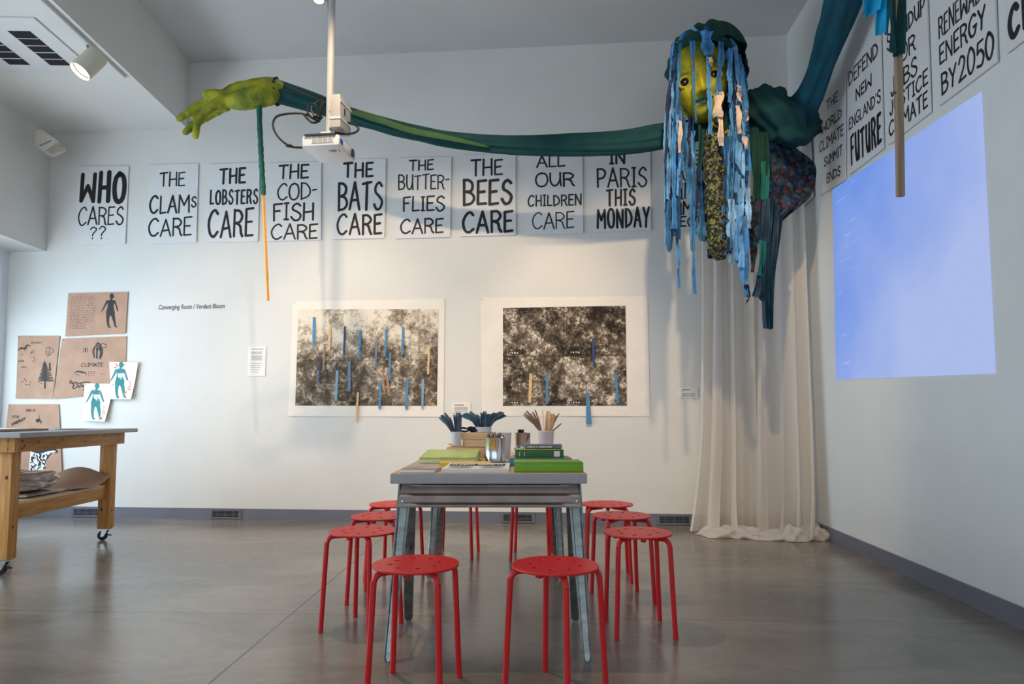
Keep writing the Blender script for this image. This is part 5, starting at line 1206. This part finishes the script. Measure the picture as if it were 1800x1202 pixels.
# face
FC = at(1229, 145, 5.12)
FM = Matrix.Translation(FC - PB) @ Matrix(((1, 0, 0, 0), (0, 0, -1, 0), (0, 1, 0, 0), (0, 0, 0, 1))) @ Matrix.Rotation(R(9), 4, 'Z') @ Matrix.Rotation(R(-14), 4, 'Y') @ Matrix.Rotation(R(8), 4, 'X')
def gs(x, y, cx, cy, sx, sy): return math.exp(-((x - cx)/sx)**2 - ((y - cy)/sy)**2)
def face_pt(a, b):
    wdt = .215*math.cos(b)**.85*(1 + .10*math.sin(b)); x = wdt*math.sin(a); y = .315*math.sin(b); z = .17*math.cos(b)**.7*math.cos(a)
    if b < 0: x *= 1 - .16*(abs(b)/1.57)**1.3*1.0
    f = max(0, math.cos(a))
    nose = .075*math.exp(-(x/.030)**2)*(max(0, min(1, (.07 - y)/.18)))*(1 if y > -.125 else math.exp(-((y + .125)/.02)**2))
    nose += .03*(gs(x, y, -.032, -.115, .018, .02) + gs(x, y, .032, -.115, .018, .02))
    eyes = -.032*(gs(x, y, -.108, .0, .045, .035) + gs(x, y, .108, .0, .045, .035))
    brow = .020*(gs(x, y, -.10, .062, .07, .02) + gs(x, y, .10, .062, .07, .02)); cheek = .022*(gs(x, y, -.11, -.09, .05, .05) + gs(x, y, .11, -.09, .05, .05))
    lips = .022*gs(x, y, 0, -.165, .06, .014) + .020*gs(x, y, 0, -.195, .05, .015) - .012*gs(x, y, 0, -.180, .06, .006); chin = .03*gs(x, y, 0, -.262, .055, .035)
    return Vector((x, y, z + f*(nose + eyes + brow + cheek + lips + chin)))
mb = MB(); rows = []
for j in range(121):
    b = -1.55 + 3.10*j/120; rows.append([FM @ face_pt(-1.75 + 3.5*i/120, b) for i in range(121)])
mb.grid(rows); fc = mb.build('face', 'face_paint', pu, smooth=180, solid=.004)
for e in (-1, 1):
    c = face_pt(math.asin(.108*e/.215), -0.03); c.z += .004
    mb = MB(); mb.sphere(FM @ c, .034, 20, (1, .55, .88)); mb.build('eye', 'eye_black', fc)
    mb = MB(); mb.tube([FM @ (c + Vector((.050*math.cos(k*math.pi/16), .040*math.sin(k*math.pi/16), 0.012 - .10*abs(.050*math.cos(k*math.pi/16))))) for k in range(33)], .011, 8, caps=False); mb.build('eye_rim', 'eye_rim', fc)
mb = MB(); rows = []
for i in range(21):
    u = -1 + i/10; th = .020*(1 - u*u)**.5 + .002; yc = -.178 + .012*u*u; r = []
    for k in range(5):
        y = yc + th*(k/4 - .5)*2*.8; b = math.asin(max(-1, min(1, y/.315))); x = .075*u; a = math.asin(x/(.215*math.cos(b)**.85)); p = face_pt(a, b); p.z += .0045; r.append(FM @ p)
    rows.append(r)
mb.grid(rows); mb.build('lips', 'lip', fc, smooth=180)
# head cloth: dome behind the face, band over the brow
mb = MB(); hc = pa(1243, 122, 5.30); rows = []
for j in range(29):
    b = -.75 + 2.3*j/28; r = []
    for i in range(61):
        a = -.62 + (math.pi*2 - 1.9)*i/60 if False else (-.45 + (math.pi + .95)*i/60)
        k = 1 + .05*math.sin(a*7 + b*5) + .03*math.sin(b*15 + a*3)
        r.append(hc + Vector((.315*math.cos(a)*math.cos(b)*k, .27*math.sin(a)*math.cos(b)*k, .345*math.sin(b)*k if b > 0 else .30*b)))
    rows.append(r)
mb.grid(rows); hs = mb.build('head_cloth', 'teal', pu, smooth=180, solid=.006)
drape('head_band', 'teal', [(1179, 98, 5.10), (1190, 76, 5.02), (1214, 61, 4.97), (1240, 56, 4.95), (1268, 62, 4.97), (1290, 80, 5.03), (1303, 108, 5.14)][::1], [(1184, 106, 5.09), (1193, 88, 5.01), (1215, 74, 4.95), (1240, 69, 4.93), (1266, 76, 4.95), (1284, 93, 5.01), (1298, 116, 5.12)], folds=1, amp=.006, nv=40)
mb = MB()
rows = []
for j in range(13):
    b = 1.50 - 1.25*j/12; r = []
    for i in range(41):
        a = math.pi + math.pi*i/40; k = 1 + .04*math.sin(a*9 + b*4)
        r.append(hc + Vector((.30*math.cos(a)*math.cos(b)*k, .33*math.sin(a)*math.cos(b)*k - .03, .335*math.sin(b)*k)))
    rows.append(r)
mb.grid(rows); mb.build('head_cloth_front', 'green_cloth', pu, smooth=180, solid=.006)
for k, (x, y, x2, y2, w_) in enumerate([(1206, 45, 1196, 62, 12), (1212, 38, 1225, 46, 10), (1240, 36, 1246, 48, 14), (1262, 44, 1272, 60, 10), (1284, 58, 1296, 80, 10)]):
    a, b = pa(x, y + 9, 5.03), pa(x2, y2 + 9, 4.98); mb = MB(); s = Vector((1, 0, 0))*w_/240*.5
    mb.grid([[a - s*.4, a + Vector((0, -.015, 0)), a + s*.4], [(a + b)/2 - s, (a + b)/2 + Vector((0, -.03, 0)), (a + b)/2 + s], [b - s*.6, b + Vector((0, -.01, 0)), b + s*.6]]); mb.build('knotted_rag', 'rag%d' % (k % 4), pu, smooth=180, solid=.004)
# rag hair
hr = random.Random(21)
def rag(x0, y0, x1, y1, w_, Y, m, seg=3, via=None, flare=1.0):
    pts = [(x0, y0)] + (via or []) + [(x1, y1)]
    ctrl = []; n = 3 + int((abs(y1 - y0))/60)
    base = smooth_curve([Vector((x, y, 0)) for x, y in pts], 6)
    for k in range(n + 1):
        f = k/n*(len(base)-1); i = min(int(f), len(base)-2) if len(base) > 1 else 0; p = base[i].lerp(base[i+1], f - i)
        ctrl.append(Vector((p.x + (hr.uniform(-2.0, 2.0) if 0 < k < n else 0), p.y, 0)))
    line = smooth_curve(ctrl, 6); N_ = len(line); tw0 = hr.uniform(-.6, .6); tw = hr.uniform(-2.2, 2.2); knots = [hr.uniform(.2, .9) for _ in range(seg - 1)]
    if w_ > 8: tw *= .35
    rows = []
    for k, p in enumerate(line):
        v = k/(N_-1); J_ = min(1, abs(y1 - y0)/140); c = pa(p.x + hr.uniform(-.5, .5)*J_, p.y, Y + .02*math.sin(v*5 + x0) + hr.uniform(-.004, .004)); hw = w_/2*Y/1200*(.75 + .35*math.sin(v*9 + x0*1.7)*.6 + .25)*(1 + (flare - 1)*v)
        for q in knots: hw *= 1 - .66*math.exp(-((v - q)/.018)**2) - .18*math.exp(-((v - q - .06)/.03)**2)
        a = tw0 + tw*v; s = Vector((math.cos(a), math.sin(a), 0)); nn = Vector((-math.sin(a), math.cos(a), 0))
        hw *= 1 + hr.uniform(-.14, .14)*J_
        rows.append([c - s*hw + nn*hw*.3, c - s*hw*.4 - nn*hw*.25, c + s*hw*.35 + nn*hw*.2, c + s*hw - nn*hw*.2 + Vector((0, 0, -.004*(k == N_-1)))])
    mb = MB(); mb.grid(rows); return mb.build('hair_strip', m, pu, smooth=180, solid=.0035)
RG = ['rag0', 'rag1', 'rag2', 'rag3', 'rag4']
def R_(*ks): return 'rag%d' % hr.choice(ks + (2, 5))
for k in range(18):                                           # curtain of rags on the left
    x = 1170 + k*1.4 + hr.uniform(-1.5, 1.5); rag(1182 + k*.7 + hr.uniform(-4, 5), hr.uniform(72, 112), x, [372, 430, 350, 395, 438, 340, 410, 385, 425, 360, 402, 330, 415, 300, 390, 345, 420, 280][k], hr.uniform(5, 9.5), 5.04 + .012*(k % 5), R_(0, 1, 3, 4, 2, 0) if k % 4 else R_(2, 5), via=[(1172 + k*1.3 + hr.uniform(-2, 2), 180), (1171 + k*1.4 + hr.uniform(-3, 3), 270)])
rag(1186, 100, 1176, 442, 7, 5.05, 'rag4', via=[(1174, 240)]); rag(1192, 100, 1194, 506, 5, 5.08, 'rag0', via=[(1188, 260), (1191, 420)])
for (x0, y0, x1, y1, w_, m) in [(1214, 205, 1221, 516, 9, 'rag0'), (1218, 230, 1217, 440, 7, 'rag1'), (1206, 215, 1208, 342, 7, 'rag0'), (1203, 205, 1206, 300, 6, 'rag2'), (1199, 215, 1197, 330, 6, 'rag4'), (1212, 200, 1212, 290, 6, 'rag5'), (1221, 250, 1224, 410, 7, 'rag4'),
                                (1195, 110, 1204, 250, 5, 'rag2'), (1200, 170, 1201, 300, 5, 'rag0')]: rag(x0, y0, x1, y1, w_, 5.14, m)
for (x0, y0, x1, y1, w_, m, sg) in [(1217, 72, 1224, 212, 8, 'rag4', 3), (1243, 54, 1246, 96, 19, 'rag0', 1), (1244, 96, 1248, 236, 8, 'rag0', 2), (1267, 73, 1264, 166, 10, 'rag4', 2), (1284, 84, 1282, 180, 8, 'rag0', 3), (1196, 75, 1187, 200, 6, 'rag4', 3)]: rag(x0, y0, x1, y1, w_, 4.90, m, sg)
for (x0, y0, x1, y1, w_) in [(1264, 162, 1263, 205, 15), (1265, 200, 1268, 256, 9), (1247, 100, 1252, 117, 7), (1299, 150, 1302, 178, 10), (1296, 185, 1300, 235, 8), (1196, 212, 1194, 268, 6), (1312, 195, 1314, 212, 8), (1308, 240, 1312, 262, 8)]: rag(x0, y0, x1, y1, w_, 4.895, 'cream_rag', 1)
for k in range(9):                                            # below the bib
    rag(1226 + k*2.9, 292 + hr.uniform(0, 6), 1226 + k*2.9 + hr.uniform(-3, 3), [385, 350, 396, 362, 424, 405, 372, 420, 454][k], hr.uniform(5, 9), 5.12 + .01*(k % 3), R_(0, 4, 2, 5, 3, 4))
rag(1232, 370, 1236, 424, 12, 5.09, 'rag4', 1, flare=1.4); rag(1270, 250, 1271, 432, 8, 5.0, 'rag4', 2); rag(1276, 240, 1275, 372, 7, 5.0, 'rag2', 3)
for k in range(32):                                           # thick fall of rags on the right
    x1 = 1276 + (k*1.47) % 37 + hr.uniform(-2, 2); rag(1280 + (k*1.31) % 30 + hr.uniform(-3, 3), hr.uniform(76, 130) + (k % 3)*22, x1, hr.uniform(300, 440) if k % 5 else hr.uniform(440, 476), hr.uniform(6, 12), 4.98 + .022*(k % 6), R_(1, 0, 3, 1, 0, 4, 3), via=[(1286 + (k*1.2) % 27, 190), (1283 + (k*1.3) % 30, 270)])
for (x0, y0, x1, y1, w_, m) in [(1300, 330, 1303, 470, 10, 'rag1'), (1306, 380, 1305, 497, 9, 'rag0'), (1311, 400, 1312, 521, 8, 'rag0'), (1285, 350, 1287, 462, 13, 'rag3'), (1297, 360, 1300, 458, 13, 'rag1'), (1304, 120, 1316, 300, 9, 'rag0'), (1300, 95, 1313, 230, 8, 'rag4'), (1292, 80, 1308, 200, 8, 'rag1'), (1312, 500, 1316, 522, 7, 'rag5'), (1314, 330, 1317, 400, 10, 'rag3')]: rag(x0, y0, x1, y1, w_, 4.97, m)
# neck, bib and knitted scarf
mb = MB(); c = pa(1275, 225, 5.34); mb.sphere(c, 1, 32, (.15, .12, .30))
for v in mb.bm.verts: v.co += (v.co - c)*.12*math.sin(v.co.x*40 + v.co.z*18)
mb.build('neck_cloth', 'green_cloth', pu, smooth=180)
drape('bib', 'teal', [(1226, 205, 5.16), (1226, 250, 5.14), (1224, 296, 5.13)], [(1252, 205, 5.16), (1252, 255, 5.14), (1251, 301, 5.13)], folds=1, amp=.012)
mb = MB()
mb.tube(smooth_curve([pa(1258, 205, 5.08), pa(1254, 270, 5.05), pa(1258, 350, 5.05), pa(1262, 420, 5.05), pa(1266, 456, 5.05)], 10), [.055 + .022*min(1, i/14) - .05*max(0, (i - 35)/6) for i in range(41)], 20, fold=lambda s, a: 1 + .14*math.sin(s*70 + a*2) + .09*math.sin(a*5 + s*30))
mb.tube(smooth_curve([pa(1278, 230, 5.08), pa(1280, 300, 5.07), pa(1279, 370, 5.07), pa(1274, 430, 5.06)], 10), .045, 18, fold=lambda s, a: 1 + .16*math.sin(s*60 + a*2) + .1*math.sin(a*4 + s*22))
mb.build('knitted_scarf', 'knit', pu, smooth=180)
# left arm: long twisted cloth and papier-mache hand on a rod
AC_ = [(487, 161, 5.50), (540, 179, 5.50), (600, 200, 5.50), (650, 213, 5.50), (700, 226, 5.50), (750, 237, 5.49), (800, 246, 5.48), (900, 253.5, 5.46), (1000, 254.5, 5.43), (1100, 250, 5.40), (1172, 239, 5.36), (1245, 225, 5.34)]
AR = [20, 17.5, 14.5, 13, 14, 14.5, 14.5, 15.5, 18, 20.5, 22.5, 20]
cen = smooth_curve([pa(*p) for p in AC_], 6); rr = [v.x for v in smooth_curve([Vector((r*5.45/1200, 0, 0)) for r in AR], 6)]
mb = MB(); mb.tube(cen, rr, 36, fold=lambda s, a: 1 + .16*(1 - 2*abs(math.sin(a*2.5 + s*3))) + .10*math.sin(a*7 - s*6) - .30*max(0, math.cos(a - 2.2 + s*2.5))**8, squash=.7)
mb.build('arm_sleeve', 'teal', pu, smooth=180)
mb = MB(); c2 = smooth_curve([pa(612, 195, 5.44), pa(660, 208, 5.42), pa(720, 228, 5.41), (pa(790, 243, 5.42)), pa(860, 259, 5.44)], 6); mb.tube(c2, [.012, .018, .022, .025, .027, .028, .028, .028, .027, .027, .026, .026, .025, .025, .024, .024, .023, .022, .021, .02, .018, .016, .014, .012, .008], 12, fold=lambda s, a: 1 + .2*math.sin(a*3 + s*6), squash=.5); mb.build('sleeve_fold', 'lime_cloth', pu, smooth=180)
mb = MB(); w0 = pa(487, 161, 5.5); rnd = random.Random(2)
ringp = [w0 + Vector((-.004 + .01*math.sin(k*1.3), .088*math.cos(k*math.pi/20), .108*math.sin(k*math.pi/20))) for k in range(41)]
mb.tube(ringp, .009, 7, caps=False, fold=lambda s, a: 1 + .5*math.sin(s*170))
for k in range(22):
    p = ringp[rnd.randrange(40)]; mb.tube([p, p + Vector((rnd.uniform(-.03, .02), -.012, rnd.uniform(-.035, .01)))], .003, 5)
mb.build('frayed_cuff', 'fray', pu, smooth=60)
def hand_part(chains):
    mb = MB()
    for pts, rs in chains:
        rs = [r*(1.17 if r < .05 else 1.05) for r in rs]; P_ = smooth_curve([pa(*p) for p in pts], 5); n = len(P_); rr_ = [v.x for v in smooth_curve([Vector((r, 0, 0)) for r in rs], 5)]
        mb.tube(P_, rr_, 16); mb.sphere(P_[-1], rr_[-1], 14); mb.sphere(P_[0], rr_[0]*.9, 14)
    return mb
HY = 5.50
mb = hand_part([
    ([(484, 159, HY), (458, 160, HY), (430, 163, HY), (404, 168, HY)], [.100, .100, .085, .055]),          # palm, upper mass
    ([(478, 164, HY - .03), (445, 172, HY - .06), (420, 177, HY - .06), (400, 178, HY - .04)], [.09, .085, .072, .05]),   # heel of the palm
    ([(440, 158, HY + .07), (415, 160, HY + .09), (392, 170, HY + .06)], [.075, .065, .05]),
    ([(400, 166, HY), (383, 164, HY - .02), (371, 163.5, HY - .04), (361, 164.5, HY - .05)], [.036, .030, .026, .019]),    # bent thumb
    ([(392, 172, HY), (372, 176, HY + .01), (348, 187, HY + .01), (330, 198, HY), (314.5, 209, HY - .01)], [.048, .040, .030, .028, .022]),  # fore finger
    ([(396, 176, HY - .05), (374, 186, HY - .08), (358, 200, HY - .09), (347, 218, HY - .10), (343.5, 240, HY - .10)], [.046, .036, .030, .026, .022]),
    ([(396, 184, HY + .06), (370, 200, HY + .09), (350, 213, HY + .09), (335, 224, HY + .08), (325, 233, HY + .07)], [.046, .036, .028, .028, .022]),
    ([(400, 176, HY + .10), (376, 190, HY + .14), (356, 200, HY + .15), (340, 208, HY + .14)], [.045, .034, .028, .02])])
hd = mb.build('hand', 'green_paint', pu, smooth=0)
rm = hd.modifiers.new('r', 'REMESH'); rm.mode = 'VOXEL'; rm.voxel_size = .0085
sm = hd.modifiers.new('s', 'SMOOTH'); sm.iterations = 5; sm.factor = .5
baked(hd)
for v in hd.data.vertices: v.co += v.normal*(.006*noise.noise(v.co*18) + .004*noise.noise(v.co*45))
hd.data.polygons.foreach_set('use_smooth', [True]*len(hd.data.polygons))
mb = MB(); mb.tube(smooth_curve([pa(449, 174, HY - .06), pa(455, 184, HY - .06), pa(456.5, 220, HY - .05), pa(458.5, 262, HY - .04), pa(460.5, 300, HY - .02), pa(463, 342, HY)], 6), [.05, .046, .04, .036, .030, .026, .023, .022, .022] + [.021]*22, 14, fold=lambda s, a: 1 + .10*math.sin(s*90 + a) + .06*math.sin(s*40 + a*2))
rd_ = mb.build('wrapped_rod', 'rod_wrap', pu, smooth=60)
mb = MB(); mb.tube([pa(462.6, 338, HY), pa(467, 435, HY), pa(471, 528.5, HY)], .0125, 4); mb.build('wooden_handle', 'stick', rd_, smooth=0)
# right shoulder and raised arm
mb = MB(); sp = smooth_curve([pa(1285, 190, 5.32), pa(1322, 198, 5.28), pa(1360, 208, 5.22), pa(1396, 208, 5.15), (pa(1421, 175, 5.0)), pa(1446, 110, 4.8), pa(1472, 30, 4.5), pa(1500, -70, 4.15), pa(1540, -170, 3.7), pa(1560, -150, 3.2), pa(1566, -90, 2.85)], 6)
rr_ = [v.x for v in smooth_curve([Vector((r, 0, 0)) for r in (.12, .16, .17, .14, .10, .095, .11, .115, .10, .09, .07)], 6)]
mb.tube(sp, rr_, 40, fold=lambda s, a: 1 + .17*(1 - 2*abs(math.sin(a*2 + s*6))) + .09*math.sin(a*7 - s*9) + .06*math.sin(s*44 + a*3)*(s < .35)); mb.build('arm_sleeve', 'teal2', pu, smooth=180)
mb = MB(); mb.tube(smooth_curve([pa(1318, 178, 5.22), pa(1345, 190, 5.12), pa(1380, 215, 5.06), pa(1405, 235, 5.08), pa(1424, 215, 5.18)], 8), [.10 + .055*math.sin(min(1, i/24)*math.pi) for i in range(33)], 36, fold=lambda s, a: 1 + .16*(1 - 2*abs(math.sin(a*1.5 + s*9))) + .10*math.sin(a*8 - s*14) + .05*math.sin(s*30 + a*4)); mb.build('shoulder_wrap', 'teal', pu, smooth=180)
drape('shoulder_cloth', 'green_cloth', [(1312, 178, 5.20), (1316, 250, 5.14), (1320, 310, 5.14), (1322, 352, 5.15)], [(1340, 200, 5.10), (1348, 255, 5.10), (1347, 300, 5.12), (1340, 348, 5.14)], folds=2, amp=.018, seed=1)
drape('shawl', 'floral', [(1338, 245, 5.12), (1346, 310, 5.14), (1352, 360, 5.16), (1366, 394, 5.18)], [(1392, 252, 5.22), (1432, 298, 5.30), (1422, 345, 5.26), (1370, 393, 5.19)], folds=2, amp=.012, horiz=1.1, nx=40, nv=40, seed=2)
drape('dress_panel', 'emerald', [(1337, 285, 5.10), (1337, 320, 5.09), (1336, 352, 5.09)], [(1352, 280, 5.11), (1351, 315, 5.10), (1350, 350, 5.10)], folds=1, amp=.008)
drape('dress_panel', 'velvet', [(1350, 330, 5.11), (1338, 430, 5.10), (1340, 510, 5.10), (1345, 576, 5.10)], [(1374, 385, 5.15), (1370, 440, 5.13), (1362, 500, 5.12), (1358, 579, 5.11)], folds=2.5, amp=.02, seed=3)
drape('dress_panel', 'velvet', [(1336, 350, 5.08), (1333, 390, 5.08), (1330, 428, 5.08)], [(1352, 348, 5.09), (1352, 388, 5.09), (1351, 428, 5.09)], folds=1, amp=.01, seed=1)
drape('dress_panel', 'emerald', [(1334, 422, 5.08), (1333, 455, 5.08), (1330, 484, 5.08)], [(1350, 426, 5.09), (1346, 455, 5.09), (1341, 486, 5.09)], folds=.8, amp=.008)
drape('dress_panel', 'velvet', [(1331, 480, 5.07), (1327, 505, 5.07), (1323, 519, 5.07)], [(1344, 482, 5.09), (1343, 510, 5.09), (1342, 530, 5.09)], folds=1, amp=.01, seed=4)
drape('dress_panel', 'floral', [(1316, 345, 5.14), (1315, 400, 5.13), (1317, 450, 5.13), (1320, 477, 5.13)], [(1336, 345, 5.14), (1334, 390, 5.13), (1331, 430, 5.13), (1324, 479, 5.13)], folds=1.2, amp=.012, seed=6)
drape('rag_scrap', 'dark_grey', [(1312, 528, 5.0), (1310, 535, 5.0)], [(1320, 519, 5.0), (1316, 527, 5.0)], folds=.5, amp=.004)
# right cuff, bright lining and hand stick (the hand itself is above the picture)
drape('hanging_cuff', 'teal', [(1556, -95, 2.66), (1560, 0, 2.62), (1560, 93, 2.60)], [(1592, -95, 2.68), (1588, 0, 2.64), (1590, 95, 2.61)], folds=1.1, amp=.014, seed=1)
drape('cuff_lining', 'cyan', [(1508, -95, 2.76), (1510, -20, 2.72), (1510, 27, 2.70)], [(1552, -95, 2.70), (1544, -20, 2.67), (1541, 21, 2.66)], folds=1.0, amp=.02, seed=2)
drape('cuff_lining', 'cyan', [(1540, -95, 2.68), (1541, 0, 2.66), (1542, 59, 2.65)], [(1568, -95, 2.67), (1565, 0, 2.65), (1564, 60, 2.64)], folds=1.0, amp=.012, seed=4)
mb = MB(); a, b = pa(1577, -80, 2.645), pa(1583.5, 345, 2.645)
mb.hexa([b + Vector(v) for v in ((-.014, -.010, 0), (.014, -.006, 0), (.010, .012, 0), (-.016, .008, 0))], [a + Vector(v) for v in ((-.014, -.010, 0), (.014, -.006, 0), (.010, .012, 0), (-.016, .008, 0))]); st_ = mb.build('hand_stick', 'stick_grey', pu, smooth=0)
mb = MB(); p = pa(1569.5, 163, 2.635); mb.tube([p, p + Vector((.012, .0, 0))], .004, 6); mb.build('nail', 'dark_grey', st_)
